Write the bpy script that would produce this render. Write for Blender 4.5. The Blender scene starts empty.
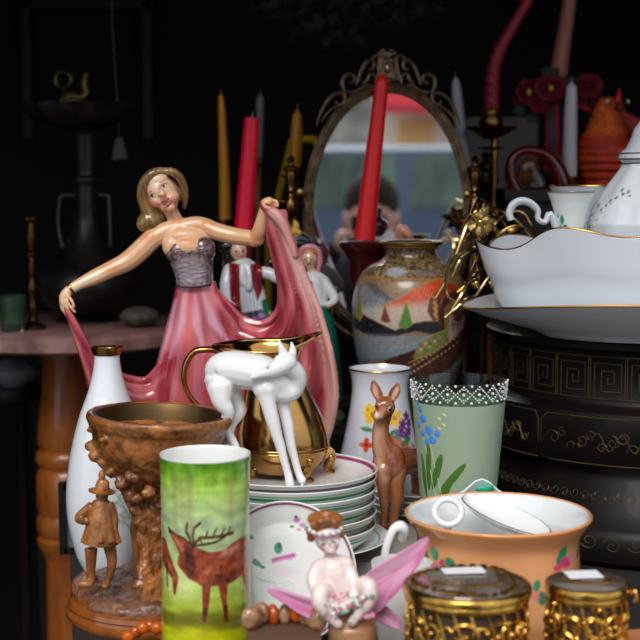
import bpy, bmesh, math, random
import numpy as np
from mathutils import Vector, Matrix, Euler, noise as mnoise
random.seed(7)
C = bpy.context.scene.collection
F = 1400.0; H = 0.434; TH = math.atan(140/1400)
ct, st = math.cos(TH), math.sin(TH)
PI = math.pi

def W(px, py, Y):
    """point of the place seen at photo pixel px,py and standing Y metres in front of the camera"""
    x = (px-320)/F; u = (320-py)/F
    t = Y/(ct+u*st)
    return Vector((x*t, Y, H+(u*ct-st)*t))
def Pj(x, y, z):
    fw = y*ct-(z-H)*st; up = y*st+(z-H)*ct
    return 320+F*x/fw, 320-F*up/fw
def S(n, Y): return n*Y/F
def lin(c):
    c = np.asarray(c, float)/255.0
    return np.where(c <= 0.04045, c/12.92, ((c+0.055)/1.055)**2.4)
def rgba(c): 
    l = lin(c); return (float(l[0]), float(l[1]), float(l[2]), 1.0)

# ------------------------------------------------------------------ materials
MATS = {}
def mat(name, col=(200,200,200), rough=0.4, metal=0.0, coat=0.0, trans=0.0, ior=1.45, attr=False,
        bump=None, vary=None, emit=None, sub=0.0, alpha=1.0, spec=0.5):
    if name in MATS: return MATS[name]
    m = bpy.data.materials.new(name); m.use_nodes = True
    nt = m.node_tree; N = nt.nodes; L = nt.links
    b = N['Principled BSDF']
    b.inputs['Base Color'].default_value = rgba(col)
    b.inputs['Roughness'].default_value = rough
    b.inputs['Metallic'].default_value = metal
    b.inputs['Coat Weight'].default_value = coat
    b.inputs['Coat Roughness'].default_value = 0.06
    b.inputs['Transmission Weight'].default_value = trans
    b.inputs['IOR'].default_value = ior
    b.inputs['Alpha'].default_value = alpha
    b.inputs['Specular IOR Level'].default_value = spec
    if sub:
        b.inputs['Subsurface Weight'].default_value = sub
        b.inputs['Subsurface Radius'].default_value = (0.01, 0.008, 0.006)
        b.inputs['Subsurface Scale'].default_value = 0.3
    src = None
    if attr:
        a = N.new('ShaderNodeAttribute'); a.attribute_name = 'Col'; src = a.outputs['Color']
    tc = N.new('ShaderNodeTexCoord')
    if vary:   # (scale, colour2, amount, detail)
        sc, c2, amt = vary[:3]
        n = N.new('ShaderNodeTexNoise'); n.inputs['Scale'].default_value = sc
        n.inputs['Detail'].default_value = 6; n.inputs['Roughness'].default_value = 0.62
        if len(vary) > 3:
            mp = N.new('ShaderNodeMapping'); mp.inputs['Scale'].default_value = vary[3]
            L.new(tc.outputs['Object'], mp.inputs[0]); L.new(mp.outputs[0], n.inputs['Vector'])
        else: L.new(tc.outputs['Object'], n.inputs['Vector'])
        r = N.new('ShaderNodeMapRange'); r.inputs[1].default_value = 0.38; r.inputs[2].default_value = 0.66
        r.inputs[3].default_value = 0; r.inputs[4].default_value = amt
        L.new(n.outputs['Fac'], r.inputs[0])
        mx = N.new('ShaderNodeMix'); mx.data_type = 'RGBA'
        L.new(r.outputs[0], mx.inputs[0])
        if src: L.new(src, mx.inputs[6])
        else: mx.inputs[6].default_value = rgba(col)
        mx.inputs[7].default_value = rgba(c2)
        src = mx.outputs[2]
    if src: L.new(src, b.inputs['Base Color'])
    if bump:   # (kind, scale, strength, distance)
        kind, sc, stg, dist = bump
        if kind == 'noise':
            n = N.new('ShaderNodeTexNoise'); n.inputs['Scale'].default_value = sc; n.inputs['Detail'].default_value = 5
            o = n.outputs['Fac']
        elif kind == 'voronoi':
            n = N.new('ShaderNodeTexVoronoi'); n.inputs['Scale'].default_value = sc; o = n.outputs['Distance']
        else:
            n = N.new('ShaderNodeTexWave'); n.inputs['Scale'].default_value = sc
            n.bands_direction = kind; n.inputs['Distortion'].default_value = 0.6; o = n.outputs['Fac']
        L.new(tc.outputs['Object'], n.inputs['Vector'])
        bp = N.new('ShaderNodeBump'); bp.inputs['Strength'].default_value = stg; bp.inputs['Distance'].default_value = dist
        L.new(o, bp.inputs['Height']); L.new(bp.outputs[0], b.inputs['Normal'])
    MATS[name] = m
    return m

# ------------------------------------------------------------------ objects
ORG = {}
def tag(o, label=None, cat=None, group=None, kind=None):
    if label: o['label'] = label
    if cat: o['category'] = cat
    if group: o['group'] = group
    if kind: o['kind'] = kind
    return o
def thing(name, loc, label, cat, group=None):
    o = bpy.data.objects.new(name, None); C.objects.link(o)
    o.empty_display_size = 0.02
    o.location = loc; ORG[o.name] = Vector(loc)
    return tag(o, label, cat, group)

def catmull(pts, n=6, closed=False):
    P = [np.array(p, float) for p in pts]; out = []
    m = len(P)
    rng = range(m) if closed else range(m-1)
    for i in rng:
        if closed: p0, p1, p2, p3 = P[i-1], P[i], P[(i+1) % m], P[(i+2) % m]
        else: p0, p1, p2, p3 = P[max(i-1, 0)], P[i], P[i+1], P[min(i+2, m-1)]
        for k in range(n):
            t = k/n
            out.append(0.5*((2*p1)+(-p0+p2)*t+(2*p0-5*p1+4*p2-p3)*t*t+(-p0+3*p1-3*p2+p3)*t**3))
    if not closed: out.append(P[-1])
    return out

class MB:
    def __init__(s, round=False): s.v = []; s.f = []; s.mi = []; s.cur = 0; s.round = round
    def add(s, vs, fs):
        o = len(s.v); s.v.extend([tuple(float(c) for c in p) for p in vs])
        s.f.extend([tuple(i+o for i in f) for f in fs]); s.mi.extend([s.cur]*len(fs)); return o
    def box(s, c, d, rot=None):
        c = Vector(c); vs = []
        for x in (-.5, .5):
            for y in (-.5, .5):
                for z in (-.5, .5):
                    p = Vector((x*d[0], y*d[1], z*d[2]))
                    if rot: p = rot @ p
                    vs.append(c+p)
        s.add(vs, [(0,1,3,2),(4,6,7,5),(0,4,5,1),(2,3,7,6),(0,2,6,4),(1,5,7,3)])
    def lathe(s, prof, c, n=64, sx=1, sy=1, wave=None, rot=None, a0=0, a1=2*PI):
        """prof [(r,z)] relative to c"""
        c = Vector(c); full = abs(a1-a0-2*PI) < 1e-6
        nn = n if full else n+1
        rings = []; vs = []
        for (r, z) in prof:
            if r < 1e-6:
                p = Vector((0, 0, z))
                if rot: p = rot @ p
                rings.append([len(vs)]); vs.append(c+p)
            else:
                row = []
                for k in range(nn):
                    a = a0+(a1-a0)*k/n - PI/2
                    rr, zz = (r, z) if wave is None else wave(r, z, a)
                    p = Vector((rr*math.cos(a)*sx, rr*math.sin(a)*sy, zz))
                    if rot: p = rot @ p
                    row.append(len(vs)); vs.append(c+p)
                rings.append(row)
        fs = []
        for A, B in zip(rings, rings[1:]):
            m = n
            for k in range(m):
                k2 = (k+1) % nn if full else k+1
                if len(A) == 1 and len(B) == 1: continue
                if len(A) == 1: fs.append((A[0], B[k2], B[k]))
                elif len(B) == 1: fs.append((A[k], A[k2], B[0]))
                else: fs.append((A[k], A[k2], B[k2], B[k]))
        s.add(vs, fs)
    def ell(s, c, r, rot=None, n=16, m=10):
        if not hasattr(r, '__len__'): r = (r, r, r)
        c = Vector(c); vs = [None]; fs = []
        def q(v):
            v = Vector(v)
            if rot: v = rot @ v
            return c+v
        vs[0] = q((0, 0, -r[2]))
        for j in range(1, m):
            t = -PI/2+PI*j/m
            for k in range(n):
                a = 2*PI*k/n
                vs.append(q((r[0]*math.cos(t)*math.cos(a), r[1]*math.cos(t)*math.sin(a), r[2]*math.sin(t))))
        vs.append(q((0, 0, r[2]))); T = len(vs)-1
        for k in range(n): fs.append((0, 1+(k+1) % n, 1+k))
        for j in range(m-2):
            for k in range(n):
                a = 1+j*n; fs.append((a+k, a+(k+1) % n, a+n+(k+1) % n, a+n+k))
        a = 1+(m-2)*n
        for k in range(n): fs.append((a+k, a+(k+1) % n, T))
        s.add(vs, fs)
    def tube(s, pts, rad, n=10, closed=False, flat=1.0, mod=None, smooth=0):
        pts = [Vector(p) for p in pts]
        if not hasattr(rad, '__len__'): rad = [rad]*len(pts)
        if smooth:
            q = [tuple(p)+(r,) for p, r in zip(pts, rad)]
            q = catmull(q, smooth, closed)
            pts = [Vector(a[:3]) for a in q]; rad = [float(a[3]) for a in q]
        m = len(pts); up = None; vs = []; fs = []; L = 0
        for i, p in enumerate(pts):
            if closed: t = pts[(i+1) % m]-pts[i-1]
            else: t = pts[min(i+1, m-1)]-pts[max(i-1, 0)]
            if t.length < 1e-9: t = Vector((0, 0, 1))
            t.normalize()
            if up is None:
                up = Vector((0, 1, 0)) if abs(t.y) < .8 else Vector((1, 0, 0))
            u = up - t*up.dot(t)
            if u.length < 1e-6: u = Vector((1, 0, 0))-t*t.x
            u.normalize(); w = t.cross(u); up = u
            if i: L += (p-pts[i-1]).length
            for k in range(n):
                a = 2*PI*k/n
                r = rad[i]*(mod(a, L) if mod else 1)
                vs.append(p+u*(r*math.cos(a)*flat)+w*(r*math.sin(a)))
        for i in range(m if closed else m-1):
            j = (i+1) % m
            for k in range(n):
                fs.append((i*n+k, i*n+(k+1) % n, j*n+(k+1) % n, j*n+k))
        if not closed:
            vs.append(pts[0]); vs.append(pts[-1]); a = len(vs)-2; b = a+1
            for k in range(n):
                fs.append((a, (k+1) % n, k)); fs.append((b, (m-1)*n+k, (m-1)*n+(k+1) % n))
        s.add(vs, fs)
        if s.round and not closed:
            s.ell(pts[0], rad[0]*.985, n=12, m=8); s.ell(pts[-1], rad[-1]*.985, n=12, m=8)
    def grid(s, rows, thick=0.0, tdir=None):
        """rows of points; thick: closed shell"""
        n = len(rows); m = len(rows[0]); A = np.array([[tuple(p) for p in r] for r in rows], float)
        if thick == 0:
            s.add(A.reshape(-1, 3), [(i*m+j, i*m+j+1, (i+1)*m+j+1, (i+1)*m+j) for i in range(n-1) for j in range(m-1)]); return
        du = np.gradient(A, axis=0); dv = np.gradient(A, axis=1); N = np.cross(dv, du)
        N /= (np.linalg.norm(N, axis=2, keepdims=True)+1e-12)
        if tdir is not None: N = np.zeros_like(A)+np.array(tdir)
        T = A+N*thick/2; B = A-N*thick/2
        vs = list(T.reshape(-1, 3))+list(B.reshape(-1, 3)); o = n*m; fs = []
        for i in range(n-1):
            for j in range(m-1):
                fs.append((i*m+j, i*m+j+1, (i+1)*m+j+1, (i+1)*m+j)); fs.append((o+i*m+j, o+(i+1)*m+j, o+(i+1)*m+j+1, o+i*m+j+1))
        for j in range(m-1):
            fs.append((j, o+j, o+j+1, j+1)); q = (n-1)*m; fs.append((q+j, q+j+1, o+q+j+1, o+q+j))
        for i in range(n-1):
            fs.append((i*m, (i+1)*m, o+(i+1)*m, o+i*m)); fs.append((i*m+m-1, o+i*m+m-1, o+(i+1)*m+m-1, (i+1)*m+m-1))
        s.add(vs, fs)
    def prism(s, poly, a, b):
        """poly list of 3D points, extruded by vector from a to b offsets"""
        n = len(poly); vs = [Vector(p)+Vector(a) for p in poly]+[Vector(p)+Vector(b) for p in poly]
        fs = [tuple(range(n)), tuple(range(2*n-1, n-1, -1))]+[(i, i+n, (i+1) % n+n, (i+1) % n) for i in range(n)]
        s.add(vs, fs)
    def mesh(s, name, origin=(0, 0, 0), smooth=True, recalc=True):
        me = bpy.data.meshes.new(name)
        o = Vector(origin)
        me.from_pydata([(v[0]-o.x, v[1]-o.y, v[2]-o.z) for v in s.v], [], s.f)
        me.polygons.foreach_set('material_index', s.mi)
        me.validate()
        if recalc:
            bm = bmesh.new(); bm.from_mesh(me); bmesh.ops.recalc_face_normals(bm, faces=bm.faces); bm.to_mesh(me); bm.free()
        if smooth:
            me.polygons.foreach_set('use_smooth', [True]*len(me.polygons))
            try: me.set_sharp_from_angle(angle=math.radians(42))
            except Exception: pass
        return me
    def build(s, name, mats, parent=None, smooth=True, base=None):
        """parts take the origin of their thing; a thing that is one mesh takes base"""
        org = ORG[parent.name] if parent else (Vector(base) if base is not None else Vector((0, 0, 0)))
        me = s.mesh(name, org, smooth)
        return link(name, me, mats, parent, org)

def link(name, me, mats, parent, org):
    if not isinstance(mats, (list, tuple)): mats = [mats]
    for m in mats: me.materials.append(m)
    o = bpy.data.objects.new(name, me); C.objects.link(o)
    if parent: o.parent = parent
    else: o.location = org
    ORG[o.name] = Vector(org)
    return o

def organic(mb, name, mats, parent=None, base=None, voxel=0.001, smooth=6, disp=None):
    """one continuous skin around overlapping volumes"""
    org = ORG[parent.name] if parent else (Vector(base) if base is not None else Vector((0, 0, 0)))
    me = mb.mesh('tmp', org, False)
    t = bpy.data.objects.new('tmp', me); C.objects.link(t)
    r = t.modifiers.new('r', 'REMESH'); r.mode = 'VOXEL'; r.voxel_size = voxel; r.adaptivity = 0
    if smooth:
        q = t.modifiers.new('s', 'SMOOTH'); q.factor = 0.5; q.iterations = smooth
    dg = bpy.context.evaluated_depsgraph_get()
    me2 = bpy.data.meshes.new_from_object(t.evaluated_get(dg))
    bpy.data.objects.remove(t); bpy.data.meshes.remove(me)
    me2.name = name
    me2.materials.clear()
    if disp:
        n = len(me2.vertices); co = np.empty(n*3); me2.vertices.foreach_get('co', co); co = co.reshape(-1, 3)
        nr = np.empty(n*3); me2.vertices.foreach_get('normal', nr); nr = nr.reshape(-1, 3)
        co = co+nr*np.array([disp(Vector(p)+org) for p in co])[:, None]
        me2.vertices.foreach_set('co', co.ravel()); me2.update()
    me2.polygons.foreach_set('use_smooth', [True]*len(me2.polygons))
    return link(name, me2, mats, parent, org)

# ------------------------------------------------------------------ painted decoration, held per vertex on the thing itself
class Canvas:
    def __init__(s, U, V, base):
        s.U = U; s.V = V; n = len(U)
        s.c = np.tile(np.array(base, float), (n, 1)) if np.ndim(base) == 1 else np.array(base, float)
        s.mask = np.ones(n)
    def mix(s, a, col):
        a = (a*s.mask)[:, None]; s.c = s.c*(1-a)+np.asarray(col, float)*a
    def ell(s, cu, cv, ru, rv, col, rot=0, soft=.25, k=1.0):
        c_, s_ = math.cos(rot), math.sin(rot); du = s.U-cu; dv = s.V-cv
        a = (du*c_+dv*s_)/ru; b = (-du*s_+dv*c_)/rv
        d = np.sqrt(a*a+b*b); s.mix(k*np.clip((1-d)/max(soft, 1e-3)+.5, 0, 1), col)
    def line(s, pts, w, col, soft=.5, k=1.0):
        D = np.full(len(s.U), 1e9)
        ww = w if hasattr(w, '__len__') else None
        for i in range(len(pts)-1):
            (x0, y0), (x1, y1) = pts[i], pts[i+1]; dx, dy = x1-x0, y1-y0
            t = np.clip(((s.U-x0)*dx+(s.V-y0)*dy)/(dx*dx+dy*dy+1e-12), 0, 1)
            d = np.hypot(s.U-x0-t*dx, s.V-y0-t*dy)
            if ww: d = d-((ww[i]*(1-t)+ww[i+1]*t)/2)
            else: d = d-w/2
            D = np.minimum(D, d)
        s.mix(k*np.clip(.5-D/soft, 0, 1), col)
    def poly(s, pts, col, soft=.6, k=1.0):
        ins = np.zeros(len(s.U), bool); n = len(pts); D = np.full(len(s.U), 1e9)
        for i in range(n):
            (x0, y0), (x1, y1) = pts[i], pts[(i+1) % n]
            cnd = (y0 > s.V) != (y1 > s.V)
            with np.errstate(all='ignore'):
                xi = x0+(s.V-y0)*(x1-x0)/(y1-y0+1e-12)
            ins ^= cnd & (s.U < xi)
            dx, dy = x1-x0, y1-y0
            t = np.clip(((s.U-x0)*dx+(s.V-y0)*dy)/(dx*dx+dy*dy+1e-12), 0, 1)
            D = np.minimum(D, np.hypot(s.U-x0-t*dx, s.V-y0-t*dy))
        sd = np.where(ins, D, -D)
        s.mix(k*np.clip(sd/soft+.5, 0, 1), col)
    def grad(s, axis, stops):
        q = s.U if axis == 'u' else s.V
        xs = [a for a, _ in stops]
        s.c = np.stack([np.interp(q, xs, [c[i] for _, c in stops]) for i in range(3)], 1)
def verts_world(o):
    me = o.data; n = len(me.vertices); co = np.empty(n*3); me.vertices.foreach_get('co', co)
    return co.reshape(-1, 3)+np.array(ORG[o.name])
def setcol(o, c):
    me = o.data; a = me.color_attributes.new('Col', 'FLOAT_COLOR', 'POINT')
    l = lin(np.clip(c, 0, 255)); l = np.concatenate([l, np.ones((len(l), 1))], 1)
    a.data.foreach_set('color', l.ravel())
def vnoise(co, sc, seed=0):
    return np.array([mnoise.noise(Vector((p[0]*sc+seed, p[1]*sc, p[2]*sc))) for p in co])
def unroll(o, cx, cpx, Y, rpx, cv=None):
    """canvas coordinates around a turned thing: u unrolled from its front line, v down its height"""
    w = verts_world(o); X0 = cx
    phi = np.arctan2(w[:, 0]-X0, -(w[:, 1]-Y))
    V = np.array([Pj(X0, Y-.7*S(rpx, Y), z)[1] for z in w[:, 2]])
    return w, cpx+rpx*phi, V
def ux(cpx, rpx): return lambda x, y: (cpx+rpx*math.asin(max(-.99, min(.99, (x-cpx)/rpx))), y)

def vase_profile(px, Y, cx, wall=0.0022, n=5, floor_in=0.006):
    """px: [(radius px, y px)] from foot up to rim -> closed hollow profile"""
    pr = catmull([(S(r, Y), W(cx, y, Y).z) for r, y in px], n)
    pr = [(max(float(a), 0), float(b)) for a, b in pr]
    z0 = pr[0][1]
    ins = [(max(r-wall, 0.0008), z) for r, z in pr if z > z0+floor_in]
    return [(0, z0+.001), (pr[0][0]-.003, z0+.001), (pr[0][0], z0)]+pr[1:]+[(pr[-1][0]-wall*.5, pr[-1][1]+wall*.4)]+ins[::-1]+[(0, z0+floor_in)]
def resample(prof, step):
    out = [prof[0]]
    for a, b in zip(prof, prof[1:]):
        d = math.hypot(b[0]-a[0], b[1]-a[1]); k = max(1, int(d/step))
        for i in range(1, k+1): out.append((a[0]+(b[0]-a[0])*i/k, a[1]+(b[1]-a[1])*i/k))
    return out
def copy_obj(o, parent=None, loc=None):
    c = o.copy(); C.objects.link(c)
    if parent: c.parent = parent
    if loc is not None: c.location = loc
    for ch in [k for k in list(bpy.data.objects) if k.parent == o]:
        copy_obj(ch, c)
    return c
# ================================================================== the setting
def struct(name, mb, m):
    o = mb.build(name, m, smooth=False); o['kind'] = 'structure'; return o
FL = -0.75
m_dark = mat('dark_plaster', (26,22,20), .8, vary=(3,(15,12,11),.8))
m_floor = mat('worn_paving', (88,84,78), .8, vary=(4,(60,57,52),.8))
b = MB(); b.box((0, -6, FL-.05), (26, 22, .1)); struct('floor', b, m_floor)
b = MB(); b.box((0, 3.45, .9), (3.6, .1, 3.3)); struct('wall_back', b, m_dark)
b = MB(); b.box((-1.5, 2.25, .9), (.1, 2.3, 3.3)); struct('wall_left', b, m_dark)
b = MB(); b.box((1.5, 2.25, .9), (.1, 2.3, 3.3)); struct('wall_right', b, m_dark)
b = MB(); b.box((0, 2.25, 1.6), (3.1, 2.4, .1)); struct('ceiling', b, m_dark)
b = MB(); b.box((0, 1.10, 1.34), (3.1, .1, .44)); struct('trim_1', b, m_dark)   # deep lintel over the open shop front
b = MB(); b.box(W(88, 5, 3.36), (.31, .03, .016)); b.box(W(28, 70, 3.36), (.02, .03, .32)); b.box(W(148, 70, 3.36), (.02, .03, .32)); struct('trim_2', b, mat('dim_trim', (40,38,37), .5))

# ---- tables and supports
m_grey = mat('grey_board', (44,41,40), .6, vary=(30,(34,31,30),.6))
m_blackwood = mat('black_stained_wood', (20,14,12), .45, vary=(12,(34,22,16),.7,(1,1,6)))
m_brownwood = mat('brown_wood', (70,40,22), .4, vary=(10,(40,20,12),.8,(6,1,1)))
t = thing('display_table', (.3, 1.45, FL), 'grey-topped stall table carrying the crockery in the foreground', 'table')
b = MB(); b.prism([(-.17,.95,0),(.95,.95,0),(.95,1.99,0),(.2,1.99,0),(.2,1.70,0),(-.14,1.70,0),(-.303,1.66,0)], (0,0,-.035), (0,0,0)); b.build('tabletop', m_grey, t, False)
for x, y in ((-.15,1.02),(.88,1.02),(.88,1.9),(-.2,1.6)):
    b = MB(); b.box((x, y, (FL-.035)/2), (.05,.05,-FL-.035)); b.build('leg', m_blackwood, t, False)
t = thing('low_cabinet', (0, 1.86, FL), 'dark wooden cabinet behind the dancer that carries the oval mirror', 'cabinet')
b = MB(); b.box((-.012, 1.857, (FL+.12)/2), (.372, .285, .12-FL)); b.build('body', m_blackwood, t, False)
b = MB(); b.box((0, 1.712, -.2), (.3, .006, .45)); b.build('door', m_blackwood, t, False)
t = thing('rear_table', (.4, 2.3, FL), 'dark table at the back of the stall under the candlesticks', 'table')
b = MB(); b.box((.4, 2.31, .105), (1.2, .58, .03)); b.build('tabletop', m_blackwood, t, False)
for x, y in ((-.17,2.05),(.97,2.05),(.97,2.57),(-.17,2.57)):
    b = MB(); b.box((x, y, (FL+.09)/2), (.05,.05,.09-FL)); b.build('leg', m_blackwood, t, False)
t = thing('wall_cabinet', (.6, 2.3, .12), 'dark chest on the rear table under the wicker hen', 'chest')
b = MB(); b.box((.6, 2.3, .262), (.62, .46, .284)); b.build('body', m_blackwood, t, False)
b = MB(); b.box((.6, 2.3, .412), (.66, .5, .016)); b.build('lid', m_blackwood, t, False)
# grey rear panel seen between the candlesticks
b = MB(); b.box(W(501, 165, 2.85), (.143, .02, .19)); q = b.build('back_panel', mat('grey_panel', (120,108,108), .7), None, False, base=W(500,250,2.85)); tag(q, 'plain dull grey panel standing behind the brass candlesticks', 'panel')
q.location.z += 0
b = MB(); b.box((W(500,175,2.85).x, 2.86, (FL+W(501,165,2.85).z-.095)/2), (.5,.12,W(501,165,2.85).z-.095-FL)); q = b.build('tall_cupboard', m_blackwood, None, False, base=(W(500,175,2.85).x,2.9,FL)); tag(q, 'black cupboard against the rear wall under the grey panel', 'cupboard')
# carton that lifts the plates
b = MB(); b.box((.055, 1.525, .025), (.32, .29, .05)); q = b.build('flat_box', mat('grey_card', (150,145,138), .7, vary=(40,(130,124,117),.5)), None, False, base=(.055,1.525,0)); tag(q, 'flat grey carton under the stacked plates and the brown fawn', 'box')

# ================================================================== the street behind the photographer (seen in the mirror)
t = thing('parked_van', (0, -6.6, FL), 'pale blue van parked in the street, reflected in the oval mirror', 'van')
m_van = mat('van_paint', (80,96,118), .5, coat=.05); m_vglass = mat('van_glass', (40,54,56), .12, spec=.4, vary=(2.2,(112,136,112),.85,(1,1,.4))); m_rub = mat('rubber', (20,20,20), .8)
b = MB()
sec = [(-5.82,-.45),(-5.80,.0),(-5.83,.5),(-5.92,.93),(-6.0,.97),(-7.2,.97),(-7.28,.93),(-7.37,.5),(-7.4,0),(-7.38,-.45)]
xs = [-2.5,-2.35,1.2,1.9,2.5]; top = [.9,.97,.97,.6,.35]
rows = []
for x, tp in zip(xs, top): rows.append([(x, y, min(z, tp) if z > 0 else z) for y, z in sec])
vs = [p for r in rows for p in r]; n = len(sec)
b.add(vs, [(i*n+j, i*n+(j+1)%n, (i+1)*n+(j+1)%n, (i+1)*n+j) for i in range(len(xs)-1) for j in range(n)]+[tuple(range(n)), tuple(range((len(xs)-1)*n, len(xs)*n))])
b.build('body', m_van, t, False)
for x0, x1 in ((-2.2,-1.0),(-.93,-.07),(.02,1.05)):
    b = MB(); b.prism([(x0,-5.838,.53),(x1,-5.838,.53),(x1-.03,-5.925,.90),(x0+.03,-5.925,.90)], (0,0,0), (0,.02,0)); b.build('window', m_vglass, t, False)
b = MB(); b.box((0,-5.795,-.05),(4.7,.03,.08)); b.build('side_moulding', m_rub, t, False)
for x in (-1.6, 1.6):
    for y in (-5.92, -7.28):
        b = MB(); b.lathe([(0,-.1),(.2,-.11),(.31,-.1),(.33,-.06),(.33,.06),(.31,.1),(.2,.11),(0,.1)], (x,y,FL+.33), 28, rot=Matrix.Rotation(PI/2,3,'X')); b.build('wheel', m_rub, t)
t = thing('street_house', (0, -14.5, FL), 'pale rendered house across the street, reflected in the oval mirror', 'building')
b = MB(); b.box((2.6, -14.6, 1.6), (6.2, .6, 4.7)); b.build('wall', mat('cream_render', (250,236,210), .9, vary=(1.5,(240,215,180),.6)), t, False)
b = MB(); b.box((-4.2, -14.6, 1.6), (7.2, .5, 4.7)); b.build('stone_wall', mat('rough_stone', (196,190,180), .9, vary=(3.2,(118,116,108),1.0)), t, False)
b = MB(); b.prism([(-.45,-14.3,2.25),(2.4,-14.3,2.25),(2.4,-13.7,1.84),(-.45,-13.7,1.84)], (0,0,0), (0,0,.1)); b.build('awning', mat('red_canvas', (215,60,70), .8), t, False)
for x in (-.05, .9, 1.9):
    b = MB(); b.box((x,-14.28,1.2),(.42,.05,1.2)); b.build('window', mat('ochre_shutter', (244,190,120), .6), t, False)
# photographer
t = thing('person', (0, -.42, FL), 'person with dark hair crouching with a camera, reflected in the oval mirror', 'person')
b = MB()
def tb(pts, rs, n=12): b.tube(pts, rs, n, smooth=3)
tb([(-.02,-.33,.02),(-.02,-.30,.2),(-.02,-.27,.34)], [.15,.15,.055]); b.ell((-.02,-.30,.24),(.2,.11,.08))
for s in (-1, 1):
    tb([(-.02+s*.17,-.30,.25),(-.02+s*.25,-.22,.08),(-.02+s*.09,-.10,.33)], [.055,.045,.03])
    tb([(-.02+s*.09,-.36,-.02),(-.02+s*.16,-.05,-.20),(-.02+s*.15,-.30,-.62)], [.1,.075,.045])
    tb([(-.02+s*.15,-.32,-.69),(-.02+s*.15,-.12,-.715)], [.04,.03])
b.ell((-.02,-.36,-.05),(.17,.14,.12))
organic(b, 'body', mat('grey_jacket', (40,38,46), .85), t, voxel=.014, smooth=4)
b = MB(); b.ell((-.02,-.235,.405),(.072,.085,.105)); b.ell((-.02,-.155,.395),(.012,.02,.02)); b.tube([(-.02,-.25,.30),(-.02,-.245,.38)],.045); b.ell((-.095,-.235,.4),(.01,.02,.03)); b.ell((.055,-.235,.4),(.01,.02,.03))
organic(b, 'head', mat('warm_skin', (205,150,125), .5), t, voxel=.006, smooth=3)
b = MB(); b.ell((-.02,-.25,.447),(.082,.095,.092)); b.ell((-.02,-.30,.38),(.085,.06,.11)); organic(b, 'hair', mat('dark_hair', (52,42,38), .75, spec=.15), t, voxel=.008, smooth=2)
for s in (-1, 1):
    b = MB(); c = Vector((-.02+s*.075,-.085,.335)); b.ell(c,(.022,.028,.035))
    for k in range(4): b.tube([c+Vector((0,.01,.02-.014*k)), c+Vector((-s*.022,.03,.022-.014*k)), c+Vector((-s*.05,.02,.02-.014*k))],[.009,.008,.006],8,smooth=2)
    b.tube([c+Vector((0,-.01,.02)), c+Vector((-s*.03,-.02,.03))],[.01,.008],8)
    organic(b, 'hand', mat('warm_skin'), t, voxel=.004, smooth=2)
b = MB(); b.box((-.02,-.085,.375),(.10,.05,.065)); q = b.build('camera', mat('camera_black', (24,24,26), .4), None, False, base=(-.02,-.085,.3425)); tag(q, 'black camera held by the crouching photographer, seen only in the mirror', 'camera')

# ================================================================== light: overcast street daylight
w = bpy.data.worlds.new('World'); bpy.context.scene.world = w; w.use_nodes = True
nt = w.node_tree; N = nt.nodes; L = nt.links
bg = N['Background']
g = N.new('ShaderNodeTexGradient'); tc = N.new('ShaderNodeTexCoord'); mp = N.new('ShaderNodeMapping')
mp.inputs['Rotation'].default_value = (0, PI/2, 0)
cr = N.new('ShaderNodeValToRGB'); L.new(tc.outputs['Generated'], mp.inputs[0]); L.new(mp.outputs[0], g.inputs[0]); L.new(g.outputs[0], cr.inputs[0])
sp = N.new('ShaderNodeSeparateXYZ'); L.new(tc.outputs['Generated'], sp.inputs[0]); L.new(sp.outputs[2], cr.inputs[0])
cr.color_ramp.elements[0].color = (.62,.70,.80,1); cr.color_ramp.elements[0].position = 0
cr.color_ramp.elements[1].color = (.95,.97,1,1); cr.color_ramp.elements[1].position = .7
L.new(cr.outputs[0], bg.inputs[0]); bg.inputs[1].default_value = 1.25
sun = bpy.data.lights.new('sun', 'SUN'); sun.energy = 2.2; sun.angle = math.radians(28); sun.color = (1, .965, .92)
so = bpy.data.objects.new('sun', sun); C.objects.link(so); so.rotation_euler = Vector((.28, 1, -1.05)).to_track_quat('-Z', 'Y').to_euler()
cam = bpy.data.cameras.new('camera_view'); co = bpy.data.objects.new('camera_view', cam); C.objects.link(co)
co.location = (0, 0, H); co.rotation_euler = (PI/2-TH, 0, 0); cam.lens = F/640*36; cam.sensor_width = 36; cam.clip_start = .02
cam.dof.use_dof = True; cam.dof.focus_distance = 1.47; cam.dof.aperture_fstop = 6.3; cam.dof.aperture_blades = 7
bpy.context.scene.camera = co
vs = bpy.context.scene.view_settings; vs.view_transform = 'Standard'; vs.look = 'None'; vs.gamma = 1; vs.exposure = 0; vs.use_curve_mapping = False
# ================================================================== crockery in the foreground
m_porc = mat('white_porcelain', (232,232,232), .12, coat=.6)
m_paint = mat('painted_glaze', (255,255,255), .12, coat=.6, attr=True)
m_gold = mat('gold_rim', (190,140,70), .25, metal=1)
def rim_ring(mb, c, r, t=.0012, n=96, sx=1, sy=1, wave=None):
    pr = [(r+t*math.cos(a), t*math.sin(a)) for a in np.linspace(0, 2*PI, 9)]
    mb.lathe(pr, c, n, sx, sy, wave)

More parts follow.
